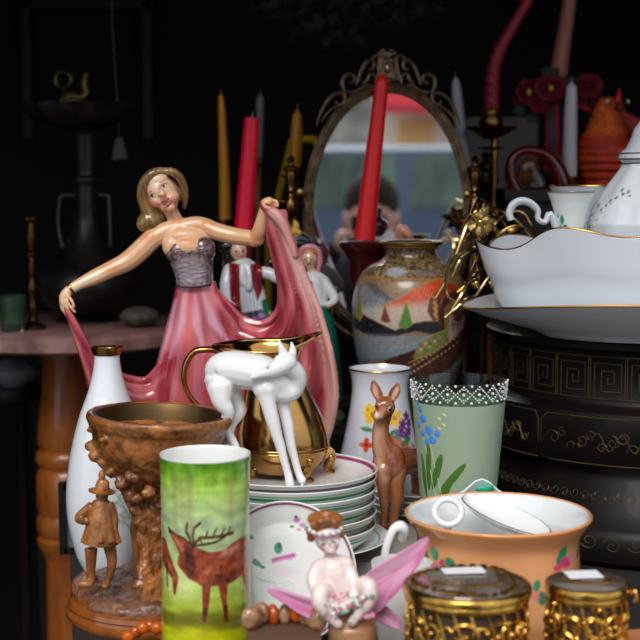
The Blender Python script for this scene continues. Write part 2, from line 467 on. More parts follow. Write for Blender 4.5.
# ---- beer mug with stag painting
Y = 1.24; cx = W(205,454,Y).x; R = 46
base = W(205,454,Y); base.z = 0
g0 = base.z
zt = W(205,454,Y).z
pr = [(S(R,Y)*.97,0),(S(R,Y)*1.0,.006),(S(R,Y)*1.0,.03),(S(R,Y)*.975,.09),(S(R,Y)*.975,.14),(S(R,Y)*1.0,zt-.004),(S(R,Y)*.995,zt)]
pr = resample(catmull(pr, 6), .0007)
prof = [(0,.001),(pr[0][0]-.004,.001)]+[tuple(p) for p in pr]+[(S(R,Y)*.955,zt)]+[(S(R,Y)*.93,zt-.004),(S(R,Y)*.91,.01),(0,.01)]
b = MB(); b.lathe(prof, (cx,Y,0), 420)
q = b.build('painted_vase', m_paint, base=(cx,Y,0))
tag(q, 'tall green cylindrical porcelain vase painted with a brown stag', 'vase')
w_, U, V = unroll(q, cx, 205, Y, R)
cv = Canvas(U, V, (230,230,228))
cv.grad('v', [(440,(52,92,18)),(454,(58,104,18)),(464,(84,140,26)),(476,(128,172,50)),(486,(165,205,85)),(500,(176,205,120)),(520,(168,195,140)),(545,(170,195,135)),(580,(176,200,105)),(605,(165,185,60)),(625,(190,190,20)),(645,(160,175,15)),(690,(90,130,20))])
n1 = vnoise(np.stack([U, V*1.8, V*0],1), .07); n2 = vnoise(np.stack([U*1.5, V*.35, V*0],1), .11, 9)
cv.c += (n1*34)[:,None]*np.array([.8,1,.5]) 
top = np.clip((500-V)/50,0,1); cv.c += (n2*top*60)[:,None]*np.array([1,.8,.6])
for x, w0, yb in ((175,5,548),(192,6,532),(184,3,520),(236,3,540),(146,7,570),(264,6,560)):
    cv.line([(x,478),(x+1,yb)], w0*1.3, (150,134,100), 6, .45)
def z6(p): return [(160+a/4.571, 500+b_/4.571) for a, b_ in p]
um = ux(205, R)
def zz(p): return [um(*a) for a in z6(p)]
for cx_, ry in ((207,615),(160,620),(245,622),(280,612)): cv.ell(cx_, ry, 34, 7, (96,92,28), 0, .8, .75)
cv.ell(205,640,60,10,(205,205,20),0,.9,.6); cv.ell(180,580,22,16,(222,226,160),0,.9,.6)
BR = (138,62,40); DK = (66,34,28); LT = (190,110,78)
# second stag at the left limb
cv.poly([um(*a) for a in z6([(-20,150),(0,175),(28,190),(48,250),(88,335),(92,350),(78,432),(66,425),(60,360),(30,330),(5,300),(-30,320)])], BR, 1.2)
cv.line([um(*a) for a in z6([(6,200),(40,290),(76,350)])], 2, LT, 2, .7)
cv.line([um(*a) for a in z6([(30,300),(35,400)])], 3, DK, 1.5, .8)
# main stag
cv.poly(zz([(40,138),(62,140),(95,160),(130,172),(150,196),(190,206),(240,225),(300,222),(345,195),(380,180),(418,178),(420,365),(385,352),(340,372),(300,385),(260,378),(215,385),(180,362),(140,345),(104,308),(84,285),(96,240),(78,200),(55,172)]), BR, 1.2)
cv.poly(zz([(205,375),(245,378),(238,450),(228,500),(222,530),(203,532),(206,460)]), BR, 1.2)
cv.poly(zz([(278,375),(322,372),(316,440),(320,500),(322,540),(303,542),(298,480)]), BR, 1.2)
cv.poly(zz([(385,340),(415,350),(418,500),(405,505),(398,430)]), BR, 1.2)
for p_, w0 in (([(222,480),(213,531)],3.5),([(311,480),(313,541)],3.5)): cv.line(zz(p_), w0, DK, 1.5, .85)
cv.poly(zz([(128,190),(165,205),(172,260),(168,330),(150,340),(126,310),(118,250)]), DK, 4, .75)   # mane
cv.line(zz([(60,165),(90,190),(110,215)]), 5, LT, 3, .8)
cv.ell(*um(*z6([(240,320)])[0]), 8, 10, LT, 0, .9, .55); cv.ell(*um(*z6([(330,230)])[0]), 10, 4, (205,150,140), -.3, .9, .7)
cv.ell(*um(*z6([(390,300)])[0]), 5, 16, LT, 0, .9, .35); cv.ell(*um(*z6([(300,350)])[0]), 16, 5, DK, 0, .9, .5)
cv.ell(*um(*z6([(48,146)])[0]), 2.2, 2, DK, 0, .5)
AN = (82,50,36)
for p_, w0 in (([(160,205),(150,170),(130,135),(137,95)],2.4),([(168,200),(162,150),(170,115),(198,92)],2.6),([(150,190),(120,165),(80,155),(42,132)],2.8),([(165,190),(200,158),(250,158),(300,155),(345,148)],3.4),([(168,196),(220,188),(270,180),(310,160)],2.6),([(225,158),(232,128)],1.6),([(255,158),(272,120)],1.8),([(290,158),(310,122)],1.8),([(322,150),(335,120)],1.6),([(200,160),(205,185)],1.5),([(150,160),(128,120)],1.5)):
    cv.line(zz(p_), w0, AN, .9, .92)
red = (cv.c[:,0]>cv.c[:,1]*1.35)[:,None]; n3 = vnoise(np.stack([U,V,V*0],1),.16,4); n4 = vnoise(np.stack([U,V*.6,V*0],1),.45,8)
cv.c += np.where(red, (n3*44+n4*26)[:,None]*np.array([1,.6,.5]), (n4*9)[:,None])
ins = (np.hypot(w_[:,0]-cx, w_[:,1]-Y) < S(R,Y)*.965) & (w_[:,2] > .008) | (w_[:,2] > zt-.0006) | (w_[:,2] < .0015)
cv.c[ins] = (232,232,230)
setcol(q, cv.c)

# ---- carved wooden pot holder with hunter
Y = 1.38; cx = W(158,420,Y).x
m_carve = mat('varnished_carving', (172,108,54), .3, coat=.5, vary=(60,(74,38,18),.95), bump=('noise',260,.5,.003))
m_carve2 = mat('carved_ground', (128,86,62), .42, coat=.3, vary=(40,(62,38,28),.8), bump=('noise',150,.8,.004))
t = thing('carved_planter', (cx,Y,0), 'carved brown wooden tree-trunk pot with a hunter standing below its bowl', 'planter')
def zz_(y): return W(158,y,Y).z
tilt = Matrix.Rotation(math.radians(2.5),3,'Y')
b = MB()
pr = [(10,512),(15,498),(26,481),(45,467),(60,454),(66,442),(68,430),(68.5,427),(71,425),(73,420),(74,417),(72.5,413),(68,413),(65,417),(62,427),(40,442),(1,448)]
b.lathe([(S(r,Y), zz_(y)-zz_(480)) for r,y in catmull(pr,5)], (cx-.001,Y,zz_(480)), 72, rot=tilt)
# carved fungus, leaves and knots along the bowl's underside
for (x,y,dy,r) in ((92,446,-.012,8),(97,455,-.02,9),(105,462,-.022,8),(103,440,-.05,5),(112,472,-.018,9),(122,452,-.05,5),(125,482,-.012,7),(98,448,.02,7),(135,500,-.01,6),(90,430,-.02,4),(150,474,-.04,10),(168,478,-.03,9),(180,466,-.04,7),(198,452,-.035,6),(210,462,-.02,9),(118,442,-.055,4),(140,455,-.055,6)):
    b.ell(W(x,y,Y+dy), (S(r,Y),S(r*.8,Y),S(r*.7,Y)), n=10, m=7)
for k in range(26):
    a = k*2.4; r = .052-.0011*k; 
    b.ell((cx+r*math.cos(a),Y+r*math.sin(a),zz_(455+k*1.9)), (.008,.007,.006), n=8, m=6)
def trunk(p): return 0
b.tube([W(158,495,Y),W(155,520,Y),W(158,560,Y),W(160,590,Y),W(165,612,Y)],[S(18,Y),S(17,Y),S(15,Y),S(21,Y),S(34,Y)],14,smooth=4,mod=lambda a,l:1+.13*math.sin(3*a+60*l)+.08*math.sin(7*a))
b.tube([W(125,478,Y-.01),W(132,500,Y-.012),W(141,520,Y-.012),W(146,560,Y-.014),W(138,590,Y-.03)],[.010,.008,.007,.0075,.008],9,smooth=3)
b.tube([W(180,480,Y-.01),W(176,505,Y-.01),W(172,530,Y-.012)],[.012,.009,.008],9,smooth=3)
b.tube([W(150,585,Y-.02),W(150,600,Y-.05),W(128,612,Y-.075)],[.012,.010,.006],9,smooth=3)
b.tube([W(165,580,Y-.02),W(160,598,Y-.05),W(150,618,Y-.08)],[.012,.012,.006],9,smooth=3)
dsp = lambda p: (.0028*mnoise.noise(p*110)+.0013*mnoise.noise(p*300)+.0006*mnoise.noise(p*700))*(1-.84*min(1,max(0,(p.z-zz_(462))/(zz_(446)-zz_(462)))))
organic(b, 'bowl', m_carve, t, voxel=.0017, smooth=2, disp=dsp)
b = MB()
for (x,y,dy,r) in ((158,628,0,58),(120,622,-.02,34),(100,618,-.02,24),(150,622,-.03,40),(190,625,-.02,40),(158,610,0,32),(88,604,-.005,16)):
    b.ell((W(x,y,Y+dy).x, Y+dy, max(.022, W(x,y,Y+dy).z)), (S(r,Y),S(r,Y)*.82,.0125 if y>615 else .02))
b.lathe([(0,.014),(.083,.014),(.086,.022),(.08,.03),(.05,.034),(0,.034)], (cx,Y,0), 60)
organic(b, 'ground', m_carve2, t, voxel=.0018, smooth=3, disp=lambda p: .004*mnoise.noise(p*55)+.0012*mnoise.noise(p*180))
b = MB(); b.lathe([(0,0),(.092,0),(.094,.003),(.094,.007),(.090,.009),(.089,.012),(.0915,.014),(.090,.018),(.086,.020),(.085,.024),(0,.024)], (cx,Y,0), 96); b.build('foot', mat('turned_varnish', (150,84,34), .25, coat=.6, vary=(30,(90,46,20),.8)), t)
b = MB(); zc = zz_(417)
b.lathe([(S(r,Y),z) for r,z in ((56,-.03),(60,-.004),(63.5,.0035),(66.5,.0035),(67,.001),(61,-.006),(57,-.034),(0,-.034),)], (cx+.001,Y,zc), 96, rot=tilt); b.build('brass_liner', mat('old_brass', (92,72,44), .42, metal=.9), t)
# hunter
m_hunt = mat('carved_hunter', (164,102,46), .35, coat=.4, vary=(60,(70,38,20),.8), bump=('noise',220,.4,.002))
Yh = 1.335
def T(mb, pts, dy=0, smooth=3, n=10): mb.tube([W(p[0],p[1],Yh+dy+(p[3] if len(p)>3 else 0)) for p in pts],[S(p[2],Yh) for p in pts],n,smooth=smooth)
b = MB()
T(b,[(91,548,7),(91,566,5.2),(91,574,4.2),(91,583,4)]); b.ell(W(85,584,Yh-.004),(S(9,Yh),S(5,Yh),S(4.5,Yh)))
T(b,[(108,540,7),(112,560,5.5),(110,575,4),(106,584,3.6)]); b.ell(W(106,585,Yh-.004),(S(5,Yh),S(8,Yh),S(4,Yh)))
T(b,[(101,500,8),(101,515,13.5),(101,530,17),(100,543,19)],n=14)       # cloak
for k in range(9):
    a = -2.8+k*.62; b.tube([W(101+7*math.cos(a),504,Yh+.005*math.sin(a)),W(101+18*math.cos(a),543,Yh+.015*math.sin(a))],[.002,.0042],6)
T(b,[(108,503,6),(113,520,6),(112,535,5)]); T(b,[(93,506,6),(82,514,5),(78,519,4),(84,522,3.6,-.008)]); b.ell(W(87,521,Yh-.01),.0035)
b.ell(W(102,496,Yh-.002),(S(6.5,Yh),S(6.5,Yh),S(7,Yh))); 
organic(b, 'hunter', m_hunt, t, voxel=.0009, smooth=2)
b = MB(); b.lathe([(0,-.001),(S(13.5,Yh),-.001),(S(14,Yh),.0006),(S(7.5,Yh),.0028),(S(6.5,Yh),.009),(S(4.5,Yh),.0115),(0,.0115)], W(102,491,Yh), 36, rot=Matrix.Rotation(.12,3,'Y')); b.ell(W(102,476,Yh),(.0035,.0035,.006)); b.build('hat', m_carve, t)
b = MB(); Yh = 1.42
T(b,[(139,578,5),(138,560,5),(137,540,6),(136,530,6.5),(140,508,8),(141,498,6)]); b.ell(W(136,579,Yh-.01),(.009,.006,.004)); T(b,[(147,580,4.5),(146,555,5),(144,530,6)]); b.ell(W(141,490,Yh),(.0065,.0065,.008)); b.tube([W(137,578,Yh),W(137,596,Yh)],[.012,.014])
organic(b, 'second_figure', m_hunt, t, voxel=.0011, smooth=2)

# ---- white bottle vase
Y = 1.53; cx = W(107,352,Y).x
prof = vase_profile([(26,574),(34,558),(41,530),(43.5,505),(42,480),(37,450),(29,420),(20,396),(14.5,375),(12.8,360),(14.5,355),(15.5,352.5)], Y, cx, n=8)
dz = prof[2][1]; prof = resample([(r,z-dz) for r,z in prof], .0014)
b = MB(); b.lathe(prof, (cx,Y,dz if dz>0 else 0), 220); q = b.build('bottle_vase', m_paint, base=(cx,Y,0))
q.location.z = -min(v.co.z for v in q.data.vertices)
tag(q, 'slender white porcelain bottle vase with gold rim beside the marble table leg', 'vase')
w_, U, V = unroll(q, cx, 107, Y, 43)
cv = Canvas(U, V, (226,230,236))
GR = (92,122,92); 
for pts in ([(118,488),(126,500),(134,520)],[(120,500),(130,508),(140,522)],[(114,505),(126,515),(136,530)],[(123,484),(130,492)],[(120,498),(117,512),(128,522)]): cv.line(pts, .8, GR, .6, .8)
for x,y,rx,ry,rt in ((120,487,4,1.8,.6),(127,495,5,2.5,.4),(118,506,4,2,-.3),(130,514,6,3.5,.5),(138,507,5,3,.9),(126,520,4,2,.2),(136,527,5,2.6,.9),(123,499,2.5,2.5,0)):
    cv.ell(x,y,rx,ry,(150,176,150),rt,.5,.65); cv.ell(x,y,rx*.55,ry*.5,(214,224,214),rt,.5,.7)
cv.c[V<357] = (150,120,60)
setcol(q, cv.c)
b = MB(); zr = max(v.co.z for v in q.data.vertices)+q.location.z
t_ = b; b.lathe([(S(13.6,Y),-.0075),(S(14.9,Y),-.005),(S(16,Y),-.0005),(S(16.2,Y),.001),(S(15,Y),.0014),(S(12.8,Y),-.001)], (cx,Y,zr-.0002), 60)
o2 = b.mesh('gold_band', (cx,Y,q.location.z)); link('gold_band', o2, m_gold, q, q.location)
# black picture frame on edge, left of the bottle
t = thing('picture_frame', W(75,600,1.60), 'black frame standing upright left of the white bottle vase', 'frame')
t.location.z = 0; ORG[t.name] = Vector(t.location)
b = MB()
p0 = Vector(t.location)
rot = Matrix.Rotation(math.radians(-12),3,'Z')
for c,d in (((-.012,0,.042),(.008,.012,.084)),((.04,0,.004),(.10,.012,.008)),((.04,0,.080),(.10,.012,.008)),((.09,0,.042),(.008,.012,.084))): b.box(p0+Vector(c), d)
b.build('frame', mat('black_lacquer_frame', (14,13,14), .25), t, False)
b = MB(); b.box(p0+Vector((.04,.002,.042)),(.097,.004,.07)); b.build('mount', mat('grey_mount', (96,100,104), .5), t, False)

# ---- stack of bowls and saucers
def dish(name, r, h, foot, c, rimcol, parent=None, deco=None, n=160, rim_w=.0016, rot=None, prof=None, rimpos=.965):
    pr = prof or [(0,0.001),(foot-.002,.001),(foot,0),(foot+.001,.003),(foot+.004,.004),(r*.72,h*.42),(r*.93,h*.82),(r,h),(r-.0014,h+.0008),(r*.92,h*.86),(r*.7,h*.5),(foot,.0075),(0,.007)]
    pr = resample(pr, .0012)
    b = MB(); b.lathe(pr, c, n, rot=rot); o = b.build(name, m_paint, parent, base=c)
    co_ = np.array([v.co[:] for v in o.data.vertices])
    if rot: co_ = co_ @ np.array(rot)     # back to dish space
    rr = np.hypot(co_[:,0],co_[:,1]); cv = Canvas(rr, co_[:,2], (228,228,226))
    band = (np.abs(rr-r*rimpos) < rim_w)&(co_[:,2] > h*.55); cv.c[band] = rimcol
    if deco: cv2 = Canvas(co_[:,0], co_[:,1], cv.c); deco(cv2); 
    else: cv2 = cv
    setcol(o, cv2.c); return o
Y = 1.43; sx = W(291,470,Y).x
GRN = (40,140,80); PUR = (150,60,110)
sa = dish('saucer', .100, .016, .05, (sx+.002,Y,.0505), GRN, rimpos=.90)
tag(sa, 'wide green-lined saucer at the very bottom of the dish stack', 'saucer')
pos = ['lowest green-lined bowl of the stack, resting on the saucers','second green-lined bowl from the bottom of the stack','third green-lined bowl from the bottom, mid stack','fourth green-lined bowl from the bottom of the stack','uppermost green-lined bowl, just under the purple-lined dish']
zt = [521.5,509,497,485.5,475]
first = None
bp = [(0,.001),(.036,.001),(.038,0),(.040,.002),(.064,.0045),(.076,.0095),(.0835,.0165),(.0875,.0245),(.0888,.0276),(.0876,.0284),(.0855,.0255),(.081,.0180),(.074,.0118),(.062,.0072),(.036,.0048),(0,.0048)]
for k, y in enumerate(zt):
    z = W(378,y,Y).z-.0280
    if k == 0:
        first = dish('bowl', .0885, .0280, .04, (sx,Y,z), GRN, prof=bp, rim_w=.0009); o = first
        # line on the outside, just under the lip
        me = o.data; co_ = np.array([v.co[:] for v in me.vertices]); rr = np.hypot(co_[:,0],co_[:,1])
        a = me.color_attributes['Col']; arr = np.empty(len(co_)*4); a.data.foreach_get('color', arr); arr = arr.reshape(-1,4)
        idx = np.arange(len(co_)); outer = (np.abs(co_[:,2]-.0232) < .0008)&(rr > .0862)
        arr[outer,:3] = lin(GRN); a.data.foreach_set('color', arr.ravel())
    else: o = copy_obj(first, None, (sx+.0006*math.sin(k*2.2), Y+.0005*math.cos(k*3), z))
    tag(o, pos[k], 'bowl', 'green-lined bowls in the stack')
q = dish('shallow_dish', .090, .0215, .045, (sx,Y,W(378,468,Y).z-.0215), PUR, rimpos=.955, rim_w=.001, prof=[(0,.003),(.043,.003),(.045,.002),(.047,.003),(.066,.0055),(.080,.0110),(.0875,.0175),(.0902,.0215),(.0888,.0222),(.0850,.0180),(.078,.0128),(.064,.0086),(.045,.0078),(0,.0078)])
tag(q, 'shallow white purple-lined dish on top of the stack under the brass jug', 'dish')
ZT = W(378,468,Y).z-.0215+.0078     # inside surface of the top dish
# second pile behind the fawn
f2 = dish('saucer', .052, .010, .025, (W(412,505,1.60).x,1.585,.0505), GRN, rimpos=.93); tag(f2, 'lowest small green-lined plate of the pile behind the fawn', 'saucer', 'small plates behind the fawn')
for k, lb in enumerate(('second small green-lined plate of the pile behind the fawn','third small green-lined plate of the pile behind the fawn','topmost small green-lined plate of the pile behind the fawn')):
    c_ = copy_obj(f2, None, (f2.location.x+.001*k, 1.585, .0505+.0072*(k+1))); tag(c_, lb, 'saucer', 'small plates behind the fawn')

# ---- leaning flowered plate
Y = 1.30; pc = W(285,566,Y); R_ = S(73,Y)
def deco(cv):
    k = S(1,Y)
    P = lambda x,y: ((x-285)*k, (566-y)*k)
    def e(x,y,rx,ry,c,rot=0,s=.4,a=1): cv.ell(*P(x,y), rx*k, ry*k, c, rot, s, a)
    e(297,512,3.5,2.6,(196,120,170)); e(303,518,3.4,2.4,(205,150,190)); e(307,521,2.5,2,(60,150,110)); e(292,519,2,1.4,(60,130,100)); e(299,522,2.4,1.6,(210,140,180)); e(296,509,1.4,1.4,(50,60,70))
    e(278,541,4.2,5.5,(40,140,95)); e(279,538,2,3,(25,100,75),.4); cv.line([P(273,553),P(282,551),P(294,548)], 4*k, (190,70,150), 2*k, .9); cv.line([P(272,556),P(284,552),P(292,552)], 1.8*k, (225,150,205), 1*k, .9)
    e(256,556,5,2.6,(60,140,110),-.5); e(262,560,2.5,1.6,(60,120,90)); e(254,553,1.6,1.6,(190,60,90)); e(285,564,14,5,(225,212,225),0,.9,.8)
    for i in range(5): cv.line([P(252+4*i,568+2*i),P(262+3*i,575),P(270+2*i,570+3*i)], .8*k, (170,195,180), .8*k, .8)
    for i in range(4): cv.line([P(278+2*i,577+3*i),P(288,574+4*i),P(296-i,580+2*i)], .8*k, (180,200,190), .8*k, .8)
    e(286,586,2.5,2,(60,140,110)); e(268,585,12,7,(222,228,222),.3,.9,.8)
    e(321,560,3,5,(222,200,215)); e(322,600,4,3,(200,150,180),.3,.6,.7); e(318,606,3,2,(90,150,120),.3,.6,.7); e(245,600,4,3,(200,150,180)); e(250,530,3,2,(90,150,120))
rot = Matrix.Rotation(math.radians(72),3,'X')
q = dish('flowered_plate', R_, .013, .036, (pc.x, pc.y+.004, pc.z+.003), PUR, deco=deco, rot=rot, n=300, rimpos=.96, rim_w=.0009)
zmin = min((v.co.z for v in q.data.vertices))
q.location.z = -zmin+.0005 if -zmin+.0005 > pc.z-.01 else pc.z
tag(q, 'white purple-rimmed plate with sprigs, propped upright against the dish stack', 'plate')
# ================================================================== the dancer
Y0 = 1.60
t = thing('dancer_figurine', (W(195,560,Y0).x, Y0, 0), 'glazed ceramic dancer in pink gown with arms spread holding her skirt', 'figurine')
def D(px, py, dy=0): return W(px, py, Y0+dy)
def pxs(n): return S(n, Y0)
def TT(mb, pts, n=12, smooth=4, yo=0):
    """pts (px, py, radius px, dy)"""
    mb.tube([D(p[0],p[1],yo+(p[3] if len(p)>3 else 0)) for p in pts], [pxs(p[2]) for p in pts], n, smooth=smooth)
def EE(mb, x, y, r, dy=0, rot=None):
    mb.ell(D(x,y,dy), tuple(pxs(a) for a in r) if hasattr(r,'__len__') else pxs(r), rot)
hr = Matrix.Rotation(math.radians(-29),3,'Y')@Matrix.Rotation(math.radians(-6),3,'Z')
# skin
b = MB(True)
EE(b,162,192,(15.5,17,18.5),0,hr); EE(b,168,203,(10.5,11,9.5),-.004,hr); EE(b,170.5,208,(5.5,5.5,4.5),-.012,hr)
EE(b,171,198,(9,8,7),-.010,hr); EE(b,157,201,(7,7,6.5),-.010,hr); EE(b,157,181,(12,9,9),-.006,hr)
TT(b,[(160.5,187,1.7,-.0175),(161.6,191,2.1,-.020),(162.3,194.3,2.9,-.0215)],8,2)
EE(b,160.6,195,1.7,-.0195); EE(b,164.2,193.6,1.7,-.0195)
TT(b,[(164.2,202.4,1.5,-.0195),(166.8,201.0,1.9,-.0205),(169.3,199.0,1.4,-.0185)],8,2); TT(b,[(165.3,204.6,1.4,-.0195),(167.6,203.6,1.8,-.0195),(169.8,201.4,1.2,-.018)],8,2)
TT(b,[(167,205,8,.004),(173,215,7.2,.004),(178,226,8.5,.004)])
TT(b,[(154,238,10,.0),(166,231,9.5,.002),(180,228,9,.003),(196,225,9,.003),(208,227,8.5,.002)])
EE(b,182,241,(21,12,17)); EE(b,191,244,(22,13,16)); EE(b,172,246,(10,10,12),-.004); EE(b,186,236,(24,11,9),-.002); EE(b,189,246,(19,14,12),-.004)
EE(b,190,250,(18,12,20)); EE(b,193,264,(14,10.5,13))
TT(b,[(153,238,10.5),(143,248,10.5,-.002),(128,261,10,-.005),(112,269,8.6,-.010),(95,277,7.8,-.016),(78,285,5.6,-.022),(70,290,5,-.024)])
TT(b,[(206,227,8.5),(218,232,9,-.002),(235,236,8.6,-.006),(250,238,8,-.012),(257,239,7.6,-.014)])
TT(b,[(254,240,7.4,-.013),(259,231,7,-.020),(262,219,6,-.026),(265,208,5.2,-.030)])
# left hand with separate bent fingers
TT(b,[(69,290,4.8,-.024),(65,296,5.6,-.025),(64.5,302,5.2,-.026)])
for k,(x0,y0,x1,y1,x2,y2,dd) in enumerate(((60.8,302,62.3,309,67,316,-.026),(62.8,303,65,311,69.5,317.5,-.028),(65,303,68.2,310.5,72.5,315.5,-.030),(67,301.5,71,307.5,75,312,-.031))):
    TT(b,[(x0,y0,1.75,dd),(x1,y1,1.6,dd-.001),(x2,y2,1.3,dd-.001)],8,3)
TT(b,[(68,296,1.9,-.029),(72,301,1.7,-.033),(74,307,1.4,-.034)],8,3)
# right hand, bent over at the wrist, fingers closed on the cloth
TT(b,[(264,210,4.8,-.029),(265,204,5.2,-.031),(269,201.5,4.8,-.032)])
for k in range(4):
    TT(b,[(267+k*1.9,201-k*.2,1.8,-.030-k*.0022),(272+k*1.5,201.5,1.7,-.032-k*.0022),(274+k*1.2,206,1.5,-.033-k*.0022)],8,3)
TT(b,[(263,204,1.8,-.037),(266,207,1.7,-.040),(270,208,1.4,-.041)],8,3)
m_skin = mat('glazed_skin', (232,180,140), .3, coat=.4, attr=True)
q = organic(b,'body', m_skin, t, voxel=.00082, smooth=5)
w_ = verts_world(q); PX = 320+F*w_[:,0]/(Y0*ct-(w_[:,2]-H)*st); 
PXY = np.array([Pj(p[0],Y0,p[2]) for p in w_]); U, V = PXY[:,0], PXY[:,1]
cv = Canvas(U,V,(226,176,134)); 
nz = vnoise(w_,18); cv.c += (nz*16)[:,None]*np.array([.5,.9,1.1])
for x,y,rx,ry,rt in ((150,236,9,5,0),(189,240,8,3,.1),(113,267,8,4,-.4),(208,226,8,4,0),(257,236,5,7,0),(178,222,4,5,0)): cv.ell(x,y,rx,ry,(226,140,88),rt,.9,.6)
cv.ell(95,277,14,5,(238,208,176),-.4,.9,.8); cv.ell(78,286,9,5,(236,212,184),-.4,.9,.8); cv.ell(64,300,6,12,(228,196,156),0,.9,.8)
cv.mask = (w_[:,1] < Y0-.002).astype(float)
# face, in a frame turned with the head
fc = (162,192); ang = math.radians(29)
def fu(x, y): return (x, y)
cv.ell(162,194,18,20,(233,190,158),ang,.6,.9)
cv.ell(174,199,6,7,(220,132,106),-.6,.95,.65); cv.ell(155,204,5.5,4,(216,116,92),.3,.95,.7); cv.ell(171,209,5,3,(218,138,104),0,.9,.6)
cv.ell(157,180,10,7,(240,206,178),-.5,.9,.6)
for ex,ey in ((153.6,196.0),(165.3,185.8)):
    cv.ell(ex,ey-.2,4.6,3.0,(196,142,120),-.68,.7,.55)
    cv.ell(ex,ey,3.1,1.55,(235,228,220),-.68,.4)
    cv.ell(ex+.1,ey,1.35,1.45,(62,48,56),0,.4)
    d_ = np.array([math.cos(-.68),math.sin(-.68)]); nn = np.array([d_[1],-d_[0]])
    up = -nn if nn[1]>0 else nn
    pts = [(ex-3.3*d_[0]+.1*up[0], ey-3.3*d_[1]+.1*up[1]),(ex-1*d_[0]+1.7*up[0],ey-1*d_[1]+1.7*up[1]),(ex+1.5*d_[0]+1.6*up[0],ey+1.5*d_[1]+1.6*up[1]),(ex+3.5*d_[0]+.1*up[0],ey+3.5*d_[1])]
    cv.line(pts,.8,(66,40,38),.6,.95)
    pts = [(ex-4.6*d_[0]+3.2*up[0], ey-4.6*d_[1]+3.2*up[1]),(ex-1*d_[0]+5.2*up[0],ey-1*d_[1]+5.2*up[1]),(ex+3.2*d_[0]+4.2*up[0],ey+3.2*d_[1]+4.2*up[1])]
    cv.line(pts,.8,(140,92,66),.9,.85)
cv.line([(161.5,187),(160.3,192),(160,195)],.8,(206,140,110),1.6,.6); cv.ell(160.4,196.2,.7,.6,(140,70,56),0,.6); cv.ell(164.3,195.0,.7,.6,(140,70,56),0,.6)
cv.line([(163.4,202.4),(165.4,201.4),(166.6,201.5),(167.8,200.2),(170.2,198.6)],1.7,(150,46,44),.7,.95)
cv.line([(164.6,204.4),(167.4,203.8),(170,201)],1.8,(184,70,62),.8,.95); cv.line([(163.6,203),(167,202.3),(170,199.6)],.6,(84,24,24),.5,.9)
setcol(q, cv.c)
# hair
b = MB(True)
EE(b,159,189,(20,16,21.5),.009,hr); EE(b,151,197,(12,12,16),.006); EE(b,176,189,(8,9,14),.007,hr)
TT(b,[(168,172,3.5,-.008),(161,171.5,4.6,-.009),(153,174,5.6,-.010),(146,180,5.6,-.010),(142.5,187,5.4,-.009),(142,197,5.6,-.008),(145,206,6,-.004),(148,214,7.5,0),(147,221,8,0)])
TT(b,[(165,171,3.6,-.008),(173,172,4.4,-.009),(179,176.5,4.4,-.008),(183,184,4,-.005),(185,193,3.6,-.001),(185,202,3.2,.004),(184,207,2.6,.006)])
EE(b,149,221,(12,11,10.5),.002); EE(b,144,224,(8,9,8),0); EE(b,157,216,(9,9,9),.008); EE(b,150,210,(9,10,10),.008)
q = organic(b,'hair', mat('glazed_hair',(150,112,66),.18,coat=.7,attr=True), t, voxel=.0009, smooth=3, disp=lambda p: .00013*math.sin(1150*(p.x*.95+p.z*.3)+5*mnoise.noise(p*45)))
w_ = verts_world(q); s_ = np.sin(1150*(w_[:,0]*.95+w_[:,2]*.3)+5*vnoise(w_,45)); k_ = vnoise(w_,40)
k_ = np.clip(.45+.13*s_+k_*1.1,0,1)[:,None]
setcol(q, np.array([84,58,30])*(1-k_)+np.array([164,128,78])*k_)
# bodice
b = MB()
TT(b,[(190.5,250,23.5,-.000),(192,262,21.5,0),(194,274,19.2,0),(194.5,286,18.8,0)],16)
EE(b,180,252,(13.5,12.5,13.5),-.005); EE(b,203,249,(12.5,12.5,13.5),-.005); EE(b,191,257,(21,15,14),-.0035); EE(b,172,252,(7,12,9.5),-.001); EE(b,210,250,(5.5,12,10),-.001)
q = organic(b,'bodice', mat('silver_glaze',(150,140,145),.24,metal=.25,coat=.5,attr=True), t, voxel=.0009, smooth=3, disp=lambda p: .00014*math.sin(1000*p.z+7*mnoise.noise(p*60))*(1 if abs(p.x-W(192,262,Y0).x)<.02 and p.z<W(192,256,Y0).z else 0))
w_ = verts_world(q); PXY = np.array([Pj(p[0],Y0,p[2]) for p in w_]); U,V = PXY[:,0],PXY[:,1]
cv = Canvas(U,V,(116,94,94)); nz = vnoise(w_,260); cv.c += (nz*70)[:,None]
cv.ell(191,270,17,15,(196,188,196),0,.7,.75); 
for yy in (262,267,272,277,282): cv.line([(178,yy+2),(186,yy-1),(194,yy+1),(208,yy-1)],.9,(96,82,88),1.4,.6)
cv.line([(166,250),(172,243),(181,241),(189,247),(192,253),(196,246),(204,238),(212,240)],1.6,(70,50,50),1,.8)
cv.line([(176,285),(190,287),(212,284)],2.2,(78,56,60),1.2,.8)
setcol(q, cv.c)
q0 = q
# wristband
b = MB(); b.tube([D(71.5,284,-.0295),D(68.5,285.5,-.0295)],[.0001,.0001]); b = MB()
c0 = D(71,288.8,-.0235); ax = (D(78,285,-.022)-D(66,294,-.0245)).normalized(); rq = ax.to_track_quat('Z','Y').to_matrix()
b.lathe([(pxs(5.3),-.0016),(pxs(6.1),-.0014),(pxs(6.2),.0012),(pxs(5.3),.0016),(pxs(5.3),-.0016)],c0,32,rot=rq); b.build('gold_bracelet', m_gold, t)
